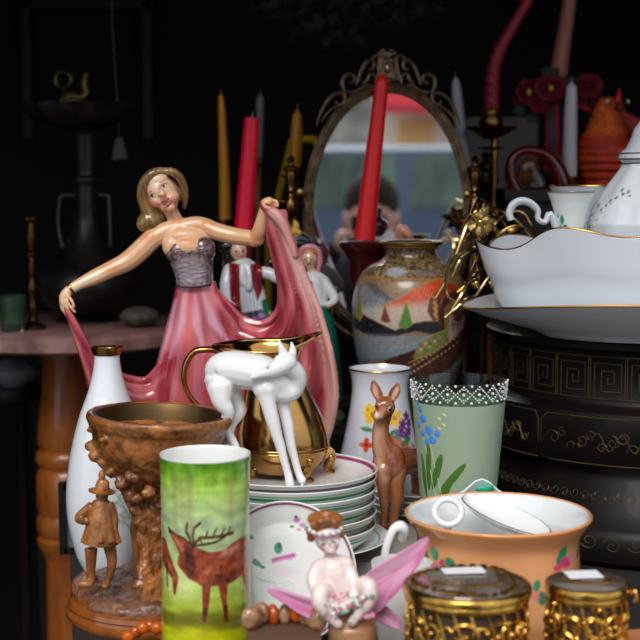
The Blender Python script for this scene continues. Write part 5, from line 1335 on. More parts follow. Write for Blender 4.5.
vb = [M(0,0,-.004)]+[M(A_in*1.01*math.cos(2*PI*k/N_),B_in*1.01*math.sin(2*PI*k/N_),-.004) for k in range(N_)]
b.add(vs+vb,[(0,1+k,1+(k+1)%N_) for k in range(N_)]+[(N_+1,N_+2+(k+1)%N_,N_+2+k) for k in range(N_)]+[(1+k,N_+2+k,N_+2+(k+1)%N_,1+(k+1)%N_) for k in range(N_)])
b.build('mirror_glass', mat('mirror_silver',(228,232,234),.012,metal=1), t, False)
b = MB()
for off,rr,wz in ((3.6,.0028,.0012),(7.2,.0042,.0008),(10.6,.0026,-.001)):
    a_,b_ = A_in+S(off,Ym)-.002, B_in+S(off,Ym)-.002
    b.tube([M(a_*math.cos(2*PI*k/160),b_*math.sin(2*PI*k/160),wz) for k in range(160)],[rr*(1+(.16 if off==7.2 else 0)*math.sin(k*.9*1.0)) for k in range(160)],8,closed=True)
vs=[];
for k in range(N_):
    for s_ in (A_in-.0005, A_in+S(11,Ym)):
        e_ = s_-A_in; vs.append(M((A_in+e_)*math.cos(2*PI*k/N_),(B_in+e_)*math.sin(2*PI*k/N_),-.003))
b.add(vs,[(2*k,2*k+1,(2*((k+1)%N_))+1,2*((k+1)%N_)) for k in range(N_)])
for k in range(90):
    a = 2*PI*k/90; b.ell(M((A_in+S(3.6,Ym)-.0012)*math.cos(a),(B_in+S(3.6,Ym)-.0012)*math.sin(a),.0030),.0015,n=6,m=4)
b.build('frame', m_brz, t)
def scroll(cx_,cy_,r0,r1,a0,turns,n=22): return [(cx_+(r0+(r1-r0)*i/(n-1))*math.cos(a0+turns*2*PI*i/(n-1)), cy_-(r0+(r1-r0)*i/(n-1))*math.sin(a0+turns*2*PI*i/(n-1))) for i in range(n)]
def zq(p): return (300+p[0]/3.2, 30+p[1]/3.2)
b = MB()
strokes = [
 ([(50,312),(58,285),(70,258),(84,235),(104,216),(126,210),(140,222),(134,240),(118,246),(110,236)],[.0008,.0018,.0026,.003,.0032,.003,.0026,.002,.0016,.0022]),
 ([(66,300),(82,276),(98,262),(112,252),(132,246),(152,232)],[.001,.0018,.0024,.002,.0024,.003]),
 ([(140,210),(132,190),(132,168),(144,154),(160,152),(170,162),(166,176),(152,178)],[.0026,.003,.003,.003,.0028,.0024,.002,.0024]),
 ([(140,205),(160,208),(184,200),(204,186),(222,190),(238,198)],[.002,.0026,.003,.0028,.0028,.003]),
 ([(176,184),(184,160),(192,138),(206,114),(222,108),(232,120),(226,136),(214,136)],[.0018,.0026,.003,.003,.0028,.0024,.0018,.0022]),
 ([(196,180),(212,168),(216,152),(228,150),(238,162),(236,180)],[.0018,.0024,.002,.0024,.0024,.002]),
 ([(226,104),(236,94),(250,96),(254,112),(250,134),(244,154),(252,170)],[.0022,.0026,.0028,.0028,.0024,.0024,.0022]),
 ([(154,214),(170,220),(186,216),(200,208)],[.0016,.0022,.0022,.0018]),
]
for mir in (0,1):
  for part in ((0,1),(2,3,7),(4,5,6)):
    b = MB()
    for pts,rad in [strokes[i_] for i_ in part]:
        P_ = []
        for p in pts:
            x,y = zq(p); 
            if mir: x = 2*386.3-x
            P_.append(px(x+ (1.2 if not mir else 2.0),y-1,.0012))
        b.tube(P_,rad,8,smooth=4)
    b.build('scroll', m_brz, t)
b = MB()
for x,y,r in ((386,57,6.0),(379,56,3.4),(393,56,3.4),(382,53,3),(390,53,3)): b.ell(px(x,y,0),(S(r,Ym),.003,S(r*.8,Ym)),n=12,m=8)
b.tube([px(379,60,.0),px(378,70,.0),px(380,82,0)],[.0022,.0026,.0022],8,smooth=3); b.tube([px(394,60,.0),px(395,70,.0),px(393,82,0)],[.0022,.0026,.0022],8,smooth=3)
b.ell(px(386.5,82,0),(.008,.003,.004)); b.box(px(386.5,72,-.002),(.016,.002,.03))
b.build('crest', m_brz, t)
b = MB(); b.ell(px(386.5,70,.003),(S(3,Ym),.004,S(5.6,Ym))); b.build('crest_boss', mat('bright_bronze',(176,140,104),.22,metal=.9), t)
# stand
b = MB(); zb5 = .1205
b.lathe([(0,zb5),(.055,zb5),(.058,zb5+.004),(.05,zb5+.010),(.028,zb5+.016),(.014,zb5+.026),(.010,zb5+.035),(.014,zb5+.045),(.008,zb5+.055),(0,zb5+.055)],(mc.x,Ym,0),48,sx=1.5,sy=.6)
yoke = [px(302,232,-.004),px(305,262,-.004),px(318,300,-.004),px(345,332,-.004),px(388,344,-.004),px(431,332,-.004),px(458,300,-.004),px(471,262,-.004),px(474,232,-.004)]
b.tube(yoke,.0042,10,smooth=5); b.build('stand', m_brz, t)
m_kn = mat('dark_brass',(128,92,52),.25,metal=1)
def turned(name, pxc, lst, Yx, parent, m, n=40, base=None):
    b = MB(); c = W(pxc,lst[0][1],Yx); b.lathe([(S(r,Yx),W(pxc,y,Yx).z) for r,y in lst],(c.x,Yx,0),n); return b.build(name,m,parent,base=base)
for xx,lab in ((291,'left'),(474,'right')):
    turned('finial',xx,[(0,238),(2.6,236),(2.8,225),(2.2,219),(4,216),(6,212),(6.6,206.5),(6,201),(3.4,197),(2.6,194),(4.6,191),(3.2,188),(4,184),(5.4,178),(5,172),(7.4,170),(7.6,168),(3,165),(2.6,163),(4,160),(2.6,157),(0,155)],Ym-.006,t,m_kn)
b = MB(); b.tube([W(277,201,Ym-.006),W(290,203,Ym-.006)],[.0022,.0022],8); b.ell(W(275,201,Ym-.006),.0045); b.tube([W(291,203,Ym-.006),px(309,206,-.002)],.003,8); b.build('pivot_knob', m_kn, t)
b = MB(); b.ell(W(300,192,Ym-.012),(.0055,.0055,.006)); b.build('ball', mat('pale_brass',(206,170,110),.25,metal=.9), t); b = MB(); b.ell(W(467,194,Ym-.012),(.0055,.0055,.006)); b.build('ball', mat('pale_brass',(206,170,110),.25,metal=.9), t)
b = MB(); b.tube([W(291,238,Ym-.006),px(302,236,-.004)],.0045,8); b.tube([W(474,238,Ym-.006),px(473,236,-.004)],.0045,8); b.build('bracket', m_brz, t)

# ================================================================== candles
def candle(name, pts, Yx, col, label, holder=None, zsup=.12, taper_tip=True, wick=True, m=None, mod=None, group=None, hold_m=None, hr=1.0, plate=True):
    """pts [(px,py,radius px)] top to bottom"""
    base = W(pts[-1][0],pts[-1][1],Yx)
    t = thing(name,(base.x,Yx,base.z),label,'candle',group)
    P_ = [W(x,y,Yx) for x,y,r in pts]; R_ = [S(r,Yx) for x,y,r in pts]
    b = MB()
    if taper_tip:
        d = (P_[0]-P_[1]).normalized(); P2 = [P_[0]+d*R_[0]*1.5, P_[0]+d*R_[0]*.9, P_[0]]+P_[1:]; R2 = [R_[0]*.12,R_[0]*.62]+R_
    else: P2 = P_; R2 = R_
    b.tube(P2,R2,20,smooth=16 if mod else 3,mod=mod); b.build('wax', m or mat(name+'_wax_%d_%d_%d'%col,col,.42,sub=.15), t)
    if wick:
        b = MB(); d = (P2[0]-P2[1]).normalized(); b.tube([P2[0]-d*.001,P2[0]+d*.005,P2[0]+d*.008+Vector((.001,0,0))],[.0009,.0007,.0005],6); b.build('wick', mat('wick',(150,140,130),.9), t)
    if holder:
        hx = base.x; hz = base.z; rb = S(pts[-1][2],Yx)
        k = thing('candlestick',(hx,Yx,zsup),holder,'candlestick'); h_ = hz-zsup
        pr = [(0,zsup+.0005),(.034,zsup+.0005),(.035,zsup+.005),(.024,zsup+.010),(.010,zsup+.02),(.007,zsup+h_*.25),(.011,zsup+h_*.32),(.006,zsup+h_*.4),(.006,zsup+h_*.6),(.010,zsup+h_*.68),(.006,zsup+h_*.75),(rb+.002,hz-.012),(rb+.003,hz+.004),(rb+.0004,hz+.004),(rb+.0002,hz-.006),(0,hz-.006)]
        b = MB(); b.lathe([(r*hr if r<.02 or True else r,z) for r,z in pr],(hx,Yx,0),36); b.build('stick', hold_m or m_kn, k)
        if plate:
            b = MB(); b.lathe([(.008,hz-.013),(.020,hz-.011),(.022,hz-.008),(.019,hz-.009),(.008,hz-.0115),(.008,hz-.013)],(hx,Yx,0),36); b.build('drip_pan', hold_m or m_kn, k)
    return t
candle('taper_candle',[(221,99,2.8),(222.5,130,4),(224.5,180,5.2),(225,222,6)],2.25,(236,150,10),'slim amber yellow taper candle, leftmost of all the candles','brass candlestick under the leftmost amber candle, behind the dancer',hold_m=m_kn)
candle('pillar_candle',[(252,118,7.6),(248,170,8.6),(243.5,232,9.6)],1.90,(232,4,52),'straight crimson candle standing directly behind the dancer\'s shoulder','red turned wooden candlestick behind the dancer under the crimson candle',taper_tip=False,zsup=.1205,hold_m=mat('red_wood',(130,20,26),.3,coat=.4))
candle('taper_candle',[(260,100,4),(259.5,120,4.4),(257.5,160,5)],2.35,(126,118,122),'grey-white candle just behind the crimson one','brass candlestick under the grey candle behind the crimson one')
candle('taper_candle',[(297,116,4.2),(296.5,135,6),(295,170,6.2)],2.12,(200,130,24),'short ochre candle left of the oval mirror','brass candlestick under the ochre candle left of the mirror')
candle('taper_candle',[(381.5,84,6.8),(378,118,7.4),(372,170,8.8),(364.5,240,10.8)],1.84,(220,26,32),'tall leaning bright red candle in front of the oval mirror',None)
candle('taper_candle',[(456,83,4),(457.5,100,5.4),(462,140,6),(468.5,186,5.6)],2.12,(176,168,182),'pale lilac-white candle leaning just right of the oval mirror','dark brass candlestick under the pale lilac candle beside the mirror')
candle('taper_candle',[(571.5,90,5.2),(570.5,120,6.6),(569,188,7.6)],2.12,(206,204,206),'plain white candle between the red roses and the wicker hen','small brass candlestick under the white candle on the dark chest',zsup=.4205)
def tw(a,l): return 1+.11*math.cos(2*a+l*430)
candle('twisted_candle',[(540,-28,4.6),(528,0,5),(512,28,5.6),(499,52,6.2),(493.5,72,6.6),(492,95,7),(491.5,112,7.4)],2.08,(150,30,50),'dark red spiral-twisted candle bent sideways at the upper right',None,mod=tw,wick=False,taper_tip=False)
candle('taper_candle',[(577,-60,5),(572,-20,6),(567,20,7),(562,50,8),(558,80,9)],2.20,(176,108,96),'thick dusty-pink candle rising out of the red rose wreath',None,wick=False)
# tall brass stick of the twisted candle
t = thing('candlestick',(W(491,112,2.08).x,2.08,.12),'tall brass candlestick with wide drip pan holding the twisted red candle','candlestick')
m_bs = mat('brass_stick',(146,104,58),.28,metal=1,vary=(30,(80,56,34),.7))
turned('stick',491,[(0,404),(30,404),(31,398),(12,390),(6,370),(8,340),(4,320),(4,240),(5.5,236),(6,230),(4,226),(3.4,190),(3.6,160),(4,150),(3,146),(3.4,138),(0,136)],2.08,t,m_bs)
turned('drip_pan',491,[(0,140),(6,139),(16,134),(25,129),(26,127),(22,128),(10,131),(0,131)],2.08,t,m_bs)
turned('socket',491,[(0,132),(10,131),(12,126),(12,120),(9,114),(8.4,110),(9,109),(7.6,109),(7.6,113),(0,114)],2.08,t,m_bs)
turned('lower_pan',491,[(3,150),(12,149),(14,147.5),(12,147),(3,148.5),(3,150)],2.08,t,m_bs)
t = thing('candlestick',(W(483,200,2.16).x,2.16,.12),'smaller dark brass candelabrum column left of the twisted candle\'s stick','candlestick')
turned('stick',483,[(0,396),(22,396),(22,390),(8,380),(5,350),(5,250),(8,240),(10,225),(6,212),(5,206),(9,200),(9,192),(5,188),(10,184),(14,181),(14,179),(5,177),(4,172),(7,168),(6,163),(3,160),(5,156),(3,152),(0,151)],2.16,t,mat('dull_brass',(96,72,46),.35,metal=.9))
# maroon bowl with the tall red candle
Yb3 = 1.84; t = thing('candle_bowl',(W(364,262,Yb3).x,Yb3,.1205),'dark maroon glazed pot holding the leaning red candle beside the enamelled vase','pot')
m_mar = mat('maroon_glaze',(66,18,20),.2,coat=.5)
turned('body',366,[(0,408),(14,408),(15,400),(9,380),(8,340),(11,310),(15,285),(18,262),(22,252),(27,247),(28,243),(26.5,241.5),(24,242),(16,246),(14,262),(0,266)],Yb3,t,m_mar)

# ================================================================== brass flower and wire wall ornament
Yw = 1.655; wy = lambda x: .11*min(1,max(0,(x-462)/30))**1.5
t = thing('wire_ornament',(.160,1.82,.1205),'tangled gilt wire ornament with metal flower standing between vase and wavy bowl','ornament')
m_wire = mat('gilt_wire',(206,176,112),.2,metal=1)
def wt(pts, r, dy=0, sm=6): b.tube([W(p[0],p[1],Yw+wy(p[0])+dy*.4+(p[2] if len(p)>2 else 0)) for p in pts], r, 8, smooth=sm)
b = MB()
wt([(478,198),(468,222),(456,255),(446,280),(436,298)],.0023,.012); wt([(486,236),(476,262),(463,292),(452,310)],.0023,.0)
wt([(500,262),(480,250),(462,252),(450,266),(446,288),(452,300),(470,303),(492,299),(506,294)],.0023,-.004)
wt([(452,276),(462,258),(478,252),(496,262)],.0016,.004); wt([(456,292),(470,280),(484,268),(500,276),(512,290)],.0022,.002)
wt([(484,205),(500,210),(516,220),(530,236),(536,246)],.0018,-.004); wt([(490,250),(500,234),(514,226),(528,230),(534,242),(526,252),(510,254)],.0017,-.01)
wt([(482,246),(492,228),(506,214),(522,212),(532,226)],.0016,.004); wt([(470,214),(486,208),(502,220),(512,240)],.0016,.008)
wt([(474,300),(486,282),(500,262),(514,250)],.0018,.01); wt([(478,198),(488,204),(498,214)],.0016,.012); wt([(465,240),(474,252),(476,264),(479,280)],.0024,.02)
wt([(445,318),(456,308),(466,300),(476,296)],.0022,.0)
b.build('wire', m_wire, t)
b = MB(); fc_ = W(480,222,Yw+.045)
for k in range(7):
    a = .3+2*PI*k/7; d_ = Vector((math.cos(a),-.25,math.sin(a))); sd = Vector((-math.sin(a),0,math.cos(a))); rows = []
    L_ = .021+.005*(k%2)
    for i in range(9):
        u_ = i/8; w2 = .0055*math.sin(PI*(.08+.9*u_)); rows.append([fc_+d_*L_*u_+sd*w2*v_+Vector((0,.003*abs(v_)-.007*u_*u_*(-1),0)) for v_ in (-1,-.5,0,.5,1)])
    b.grid(rows,.0010)
b.ell(fc_+Vector((0,-.004,0)),(.004,.003,.004))
b.build('metal_flower', m_wire, t)
for x,y,a,L_ in ((505,238,-.5,.034),(500,250,-1.1,.028),(512,232,.4,.026),(488,258,-.9,.03)):
    b = MB(); c_ = W(x,y,Yw+wy(x)+.002); d_ = Vector((math.cos(a),0,math.sin(a))); sd = Vector((-math.sin(a),0,math.cos(a))); rows=[]
    for i in range(9):
        u_ = i/8-.5; w2 = .008*math.cos(PI*u_*.96); rows.append([c_+d_*L_*u_+sd*w2*v_+Vector((0,.004*abs(v_)-.003*(u_*2)**2,0)) for v_ in (-1,-.5,0,.5,1)])
    b.grid(rows,.0010); b.build('metal_leaf', m_wire, t)
for x,y,r in ((497,245,7.5),(508,262,6),(492,284,8),(476,284,6),(516,246,5)):
    b = MB(); b.ell(W(x,y,Yw+wy(x)+.004),S(r,Yw)); b.build('ball', m_wire, t)
b = MB(); b.lathe([(0,.1205),(.013,.1205),(.0135,.123),(.006,.126),(.003,.130),(0,.130)],(.160,1.82,0),32); b.tube([Vector((.160,1.82,.128)),Vector((.178,1.815,.2)),Vector((.184,1.80,.26)),W(468,262,1.77),W(474,248,1.70)],.0024,8,smooth=5); b.build('foot', m_wire, t)

# ================================================================== red glass swan
Yr = 1.98; t = thing('glass_figure',(W(538,215,Yr).x,2.09,.4205),'ruby red blown glass figure with a curled loop behind the sprigged cup','ornament')
Yr = 2.09
m_ruby = mat('ruby_glass',(160,16,26),.04,trans=.75,ior=1.45,coat=.5); m_amg = mat('amber_glass',(150,96,40),.06,trans=.6,coat=.5)
b = MB(); b.tube([W(x,y,Yr) for x,y in ((536,188),(524,196),(514,186),(510,172),(513,158),(523,151),(535,151),(548,156),(557,168),(562,182),(563,189))],[S(r,Yr) for r in (3,5,6,5.6,5,4.6,5,6.5,8,9,8)],14,smooth=5); b.build('loop', m_ruby, t)
b = MB(); b.ell(W(528,171,Yr),(S(11,Yr),S(6,Yr),S(15,Yr)),Matrix.Rotation(.2,3,'Y')); b.ell(W(531,168,Yr-.012),(S(3,Yr),S(2,Yr),S(2,Yr))); b.build('inner_bulb', m_amg, t)
b = MB(); b.tube([W(532,166,Yr-.015),W(536,176,Yr-.015),W(540,186,Yr-.014)],[.004,.008,.010],10,smooth=3); b.build('clear_tail', mat('clear_crystal',(235,215,215),.03,trans=.9), t)
b = MB(); zz5 = W(0,189,Yr).z; b.lathe([(0,.4205),(.030,.4205),(.031,.4235),(.020,.4245),(0,.4245)],(W(545,189,Yr).x,Yr,0),32); b.build('foot', m_ruby, t)

# ================================================================== wicker hen
Yh = 2.14; hx = W(606,150,Yh).x; t = thing('wicker_hen',(hx,Yh,.4205),'orange-red wicker hen basket with red comb and wing behind the tureen','basket')
m_wk = mat('orange_wicker',(236,72,34),.45,coat=.25,vary=(60,(140,30,16),.6),bump=('Z',26,1.0,.006)); m_wk2 = mat('bright_wicker',(250,116,40),.45,coat=.2,vary=(120,(196,50,24),.8),bump=('noise',260,1,.004)); m_rd = mat('crimson_felt',(120,14,28),.6)
zH = lambda y: W(606,y,Yh).z
b = MB()
def weave(r,z,a): return r*(1+.012*math.cos(30*a+ (PI if int((z*1000)//2.6)%2 else 0))), z
pr = resample(catmull([(0,.4205),(S(20,Yh),.4205),(S(26,Yh),zH(172)),(S(29.5,Yh),zH(158)),(S(28,Yh),zH(145)),(S(24.5,Yh),zH(134))],5),.0012)
b.lathe([(max(0,r),z) for r,z in pr],(hx,Yh,0),180,sy=.85,wave=weave); b.build('basket_body', m_wk, t)
b = MB(); pr = catmull([(S(25,Yh),zH(135)),(S(22,Yh),zH(126)),(S(17,Yh),zH(114)),(S(14,Yh),zH(106)),(S(10,Yh),zH(99)),(0,zH(96))],6)
b.lathe([(max(0,r),z) for r,z in pr],(hx+.004,Yh,0),90,sy=.8); b.lathe([(S(25,Yh)+.0015*math.cos(a),zH(135)+.0018*math.sin(a)) for a in np.linspace(0,2*PI,8)],(hx,Yh,0),90,sy=.85); b.build('neck_lid', m_wk2, t)
b = MB(); b.tube([W(618,101,Yh-.03),W(619,95,Yh-.03),W(619,88,Yh-.028)],[.0058,.004,.0008],10,smooth=3); b.tube([W(618,101,Yh-.03),W(617,97,Yh-.03)],[.006,.006]); b.build('comb', mat('comb_red',(196,40,30),.5), t)
b = MB(); b.ell(W(620,107,Yh-.032),(.007,.006,.008)); b.build('beak', m_rd, t)
for x in (607,628):
    b = MB(); b.ell(W(x,101.5,Yh-.028),.0032); b.build('eye', mat('glass_bead',(190,200,190),.1), t)
for k in range(3):
    b = MB(); b.tube([W(622+k*1,112+4*k,Yh-.038),W(634+k,120+5*k,Yh-.045),W(648,126+6*k,Yh-.045)],[.003,.006,.003],8,smooth=4,flat=.5); b.build('feather', mat('wine_feather',(150,22,36),.5), t)
# ================================================================== rose wreath with ribbons
Yq2 = 2.18; t = thing('rose_wreath',(W(557,110,2.20).x,2.20,.4205),'wreath of dark red fabric roses with hanging ribbons round the pink candle','wreath')
m_rose = mat('rose_cloth',(96,10,26),.8,vary=(60,(150,20,44),.6)); m_lf = mat('dark_leaf',(34,52,36),.6)
rnd = random.Random(5)
def rose(x,y,r,dy,tilt_=0):
    b = MB(); c_ = W(x,y,Yq2+dy)
    for lay,(nn,rr,tl) in enumerate(((6,1.0,.35),(5,.72,.75),(4,.45,1.15))):
        for k in range(nn):
            a = 2*PI*k/nn+lay*.6; rows=[]
            for i in range(6):
                u_ = i/5; row=[]
                for j in range(7):
                    v_ = -1+2*j/6; aa = a+v_*(.62-.1*u_); rad = S(r,Yq2)*rr*u_*(1-.12*v_*v_)
                    out = rad*math.cos(tl*.6); dep = rad*math.sin(tl)*.9+ .002*math.sin(3*v_)
                    row.append(c_+Vector((out*math.cos(aa),-dep-.001*lay,out*math.sin(aa)*.85)))
                rows.append(row)
            b.grid(rows,.0009)
    b.ell(c_+Vector((0,-.010,0)),(.004,.004,.004)); b.build('rose', m_rose, t)
for x,y,r,dy in ((530,92,16,-.01),(550,88,17,-.03),(588,86,15,-.005),(575,100,12,.0),(540,103,13,-.02),(592,102,12,.005),(520,98,9,.0)): rose(x,y,r,dy)
for x,y in ((529,92),(551,88)):
    b = MB(); b.ell(W(x,y,Yq2-.045),(.004,.002,.005)); b.build('gold_centre', mat('gold_thread',(190,140,40),.5), t)
for x0,y0,x1,y1 in ((545,80,560,68),(560,90,578,78),(530,108,512,112),(540,112,528,122),(580,108,606,118),(556,76,540,70),(590,112,600,124)):
    b = MB(); A1,B1 = W(x0,y0,Yq2-.01),W(x1,y1,Yq2-.02); d_ = (B1-A1); sd = Vector((-d_.z,0,d_.x)).normalized(); rows=[]
    for i in range(7):
        u_ = i/6; w2 = .009*math.sin(PI*(.05+.93*u_)); rows.append([A1+d_*u_+sd*w2*v_+Vector((0,.003*abs(v_),0)) for v_ in (-1,0,1)])
    b.grid(rows,.0009); b.build('leaf', m_lf, t)
for x,w2,c,yb in ((547,2.2,(170,24,60),172),(552,3.0,(14,72,84),176),(557.5,2.4,(176,18,40),178),(563,2.0,(16,26,46),170)):
    b = MB(); rows=[]
    for i in range(16):
        u_ = i/15; p_ = W(x+1.2*math.sin(4*u_+x),104+(yb-104)*u_,Yq2-.012+.004*math.sin(5*u_)); rows.append([p_+Vector((S(w2,Yq2)*v_,.0015*v_,0)) for v_ in (-1,0,1)])
    b.grid(rows,.0006); b.build('ribbon', mat('ribbon_%d'%x,c,.4), t)
b = MB(); b.tube([W(575,104,Yq2-.02),W(585,108,Yq2-.03),W(597,113,Yq2-.02)],[.002,.0034,.002],8,smooth=4,flat=.4); b.build('ribbon_tail', mat('ribbon_547'), t)
b = MB(); cc_ = W(558,96,2.20); b.lathe([(S(11,2.2)+.004*math.cos(a),cc_.z+.004*math.sin(a)) for a in np.linspace(0,2*PI,9)],(cc_.x,2.20,0),40); b.build('wreath_ring', m_lf, t)
t = thing('candlestick',(W(558,120,2.20).x,2.20,.4205),'dark candlestick on the chest under the thick dusty-pink candle and roses','candlestick')
zz6 = W(558,80,2.2).z; b = MB(); b.lathe([(0,.4205),(.030,.4205),(.031,.425),(.012,.432),(.008,.45),(.008,zz6-.05),(.014,zz6-.03),(S(9.6,2.2),zz6-.012),(S(10.5,2.2),zz6+.004),(S(9.2,2.2),zz6+.004),(S(9.1,2.2),zz6-.002),(0,zz6-.002)],(W(558,80,2.2).x,2.20,0),32); b.build('stick', m_blackwood, t)

# ================================================================== pair of painted figurines behind the dancer
def figur(name, Yx, base_px, label, zb, build_):
    c = W(base_px,300,Yx); t = thing(name,(c.x,Yx,zb),label,'figurine'); build_(t,Yx); return t
def mk(Yx):
    b = MB(True)
    def T_(pts,n=12): b.tube([W(p[0],p[1],Yx+(p[3] if len(p)>3 else 0)) for p in pts],[S(p[2],Yx) for p in pts],n,smooth=3)
    def E_(x,y,r,dy=0,rot=None): b.ell(W(x,y,Yx+dy),tuple(S(a,Yx) for a in r) if hasattr(r,'__len__') else S(r,Yx),rot)
    return b,T_,E_
def paintpx(o, Yx, base, fn, front=True):
    w_ = verts_world(o); P_ = np.array([Pj(p[0],Yx,p[2]) for p in w_]); cv = Canvas(P_[:,0],P_[:,1],base); fn(cv); setcol(o,cv.c)
m_fp = mat('figurine_glaze',(230,225,220),.2,coat=.5,attr=True)
def face(cv,x,y,s,rt=0):
    cv.ell(x-3*s,y+2.2*s,2.2*s,1.8*s,(222,140,120),0,.9,.7); cv.ell(x+3*s,y+2.2*s,2.2*s,1.8*s,(222,140,120),0,.9,.7)
    for q_ in (-1,1): cv.ell(x+q_*3*s,y-.8*s,1.3*s,.8*s,(70,50,44),0,.5,.9); cv.line([(x+q_*1.6*s,y-3*s),(x+q_*4.4*s,y-3*s)],.5*s,(120,80,60),.5,.6)
    cv.line([(x-1.6*s,y+4*s),(x+1.6*s,y+4*s)],1*s,(190,60,60),.6,.9)
def man(t,Yx):
    b,T_,E_ = mk(Yx); E_(238.5,251,(8.5,9,10.5),0,Matrix.Rotation(-.15,3,'Y')); E_(240,256,(6,6.5,6),-.002); T_([(240.5,251,1.6,-.0125),(241.3,254,1.7,-.0135)]); T_([(241,259,4.6),(243,268,5.5)]); q_ = organic(b,'head',m_fp,t,voxel=.0009,smooth=3); paintpx(q_,Yx,(224,182,160),lambda cv: face(cv,240,252,1.15))
    b,T_,E_ = mk(Yx); T_([(230,270,7),(244,268,9),(258,272,7)]); T_([(244,272,15),(248,290,16),(252,308,17),(256,325,20),(258,350,22),(258,400,25)],16)
    T_([(229,272,7),(226,285,6.5,-.008),(228,299,6,-.014),(236,306,4,-.02)]); T_([(259,272,6.5),(270,274,6.5,-.004),(278,279,5.5,-.006),(290,284,4,-.006)])
    T_([(247,266,4.5,-.014),(250,276,4,-.020),(249,288,3.4,-.021)]); T_([(243,266,3.6,-.014),(241,276,3.2,-.018),(243,284,2.5,-.019)])
    def pc(cv):
        cv.c[:] = (218,220,224)
        cv.poly([(229,262),(240,264),(241,300),(244,325),(228,325),(232,300)],(132,22,32),1.4); cv.poly([(251,264),(262,262),(263,288),(258,300),(254,286)],(132,22,32),1.4)
        for k in range(5): cv.line([(244+3*k,290),(246+3.4*k,312)],.9,(150,158,172),1,.6)
        cv.poly([(236,313),(262,308),(285,318),(285,420),(225,420)],(60,48,66),2); cv.poly([(262,300),(280,292),(282,322),(266,322)],(36,116,84),2)
        for x,y,c in ((256,317,(150,90,160)),(262,314,(170,110,180)),(266,320,(110,70,140)),(250,319,(230,230,225)),(272,312,(220,180,80)),(258,322,(70,130,80))): cv.ell(x,y,3.4,2.6,c,0,.5,.95)
    q_ = organic(b,'coat_and_shirt',m_fp,t,voxel=.0012,smooth=3); paintpx(q_,Yx,(218,220,224),pc)
    b,T_,E_ = mk(Yx); E_(227,246,(10,10,8),.004); E_(229,256,(6,8,10),.008); E_(237,242,(11,9,4.5),.004); organic(b,'tricorn_and_hair',mat('black_brown_glaze',(34,24,24),.25,coat=.5),t,voxel=.0012,smooth=3)
    b = MB(); c_ = W(252,400,Yx); b.lathe([(0,.1205),(.034,.1205),(.036,.128),(.030,.140),(0,.142)],(c_.x,Yx,0),32); b.build('base',m_fp,t); paintpx(bpy.data.objects[[o.name for o in t.children][-1]],Yx,(70,110,70),lambda cv:None)
figur('porcelain_figurine',1.765,250,'painted porcelain man in red waistcoat and white jabot behind the dancer\'s waist',.1205,man)
def woman(t,Yx):
    b,T_,E_ = mk(Yx); E_(309,259,(8,8.5,10)); E_(309.5,264,(5.5,6,5.5),-.002); T_([(308.6,259,1.4,-.0115),(308.8,262,1.6,-.0125)]); T_([(310,266,4.2),(313,276,5)]); q_ = organic(b,'head',m_fp,t,voxel=.0009,smooth=3); paintpx(q_,Yx,(226,188,164),lambda cv: face(cv,308.6,260,1.05))
    b,T_,E_ = mk(Yx); E_(309.5,253,(9.6,8.5,8.2),.003); organic(b,'hair',mat('orange_hair_glaze',(196,110,54),.3,coat=.4),t,voxel=.0012,smooth=2)
    b,T_,E_ = mk(Yx)
    T_([(299.5,262,2.6,.002),(300.5,252,3,.0),(305,247.5,3.2,-.003),(312,247,3.2,-.003),(318,251,3.2,0),(320,260,3,.002),(318,270,2.6,.004)]); E_(312,257,(10,7,11),.009); organic(b,'headscarf',mat('pink_scarf_glaze',(214,140,156),.3,coat=.4),t,voxel=.0011,smooth=3)
    b,T_,E_ = mk(Yx); T_([(304,280,6),(314,278,8),(324,282,6.5)]); T_([(314,282,11),(316,300,12),(318,320,16),(320,350,20),(320,400,24)],14); T_([(324,283,6.5),(331,292,5.5,-.004),(335,300,4.6,-.008),(328,306,3.6,-.016)]); T_([(303,283,6),(296,296,5,-.006),(290,306,4,-.012)])
    def pc(cv): cv.c[:] = (222,222,226); cv.poly([(300,306),(345,303),(350,420),(290,420)],(20,110,92),2); cv.ell(330,306,4,3,(222,170,150),0,.6,.9); cv.poly([(306,282),(312,280),(314,304),(306,304)],(110,60,80),1.2)
    q_ = organic(b,'blouse_and_skirt',m_fp,t,voxel=.0013,smooth=3); paintpx(q_,Yx,(222,222,226),pc)
    b = MB(); c_ = W(320,400,Yx); b.lathe([(0,.1205),(.032,.1205),(.034,.128),(.028,.138),(0,.14)],(c_.x,Yx,0),32); q_ = b.build('base',m_fp,t); paintpx(q_,Yx,(80,100,70),lambda cv:None)
figur('porcelain_figurine',1.80,318,'painted porcelain woman in pink headscarf peeping out right of the pink gown',.1205,woman)
def third(t,Yx):
    b,T_,E_ = mk(Yx); T_([(286,244,4),(296,238,7),(306,240,5),(312,248,3)]); E_(297,243,(12,9,6)); T_([(298,248,8),(298,262,9),(300,290,12),(300,340,14),(300,395,16)]); T_([(270,262,4),(282,266,5),(296,262,6)]); organic(b,'dark_coat_and_hat',mat('ink_glaze',(22,24,32),.25,coat=.5),t,voxel=.0013,smooth=3)
    b,T_,E_ = mk(Yx); E_(295,231,(5,4,5),-.004); T_([(293,233,4,-.004),(296,226,3.6,-.004),(294.5,221,1.6,-.004)]); E_(291.5,233,3.4,-.006); E_(299,233,3,-.006); organic(b,'yellow_plume',mat('yellow_glaze',(214,160,24),.25,coat=.5),t,voxel=.001,smooth=2)
    b = MB(); c_ = W(300,400,Yx); b.lathe([(0,.1205),(.026,.1205),(.027,.126),(0,.128)],(c_.x,Yx,0),32); b.build('base',mat('ink_glaze'),t)
figur('porcelain_figurine',1.86,298,'dark porcelain figurine with a yellow hat plume between the pink gown and mirror',.1205,third)
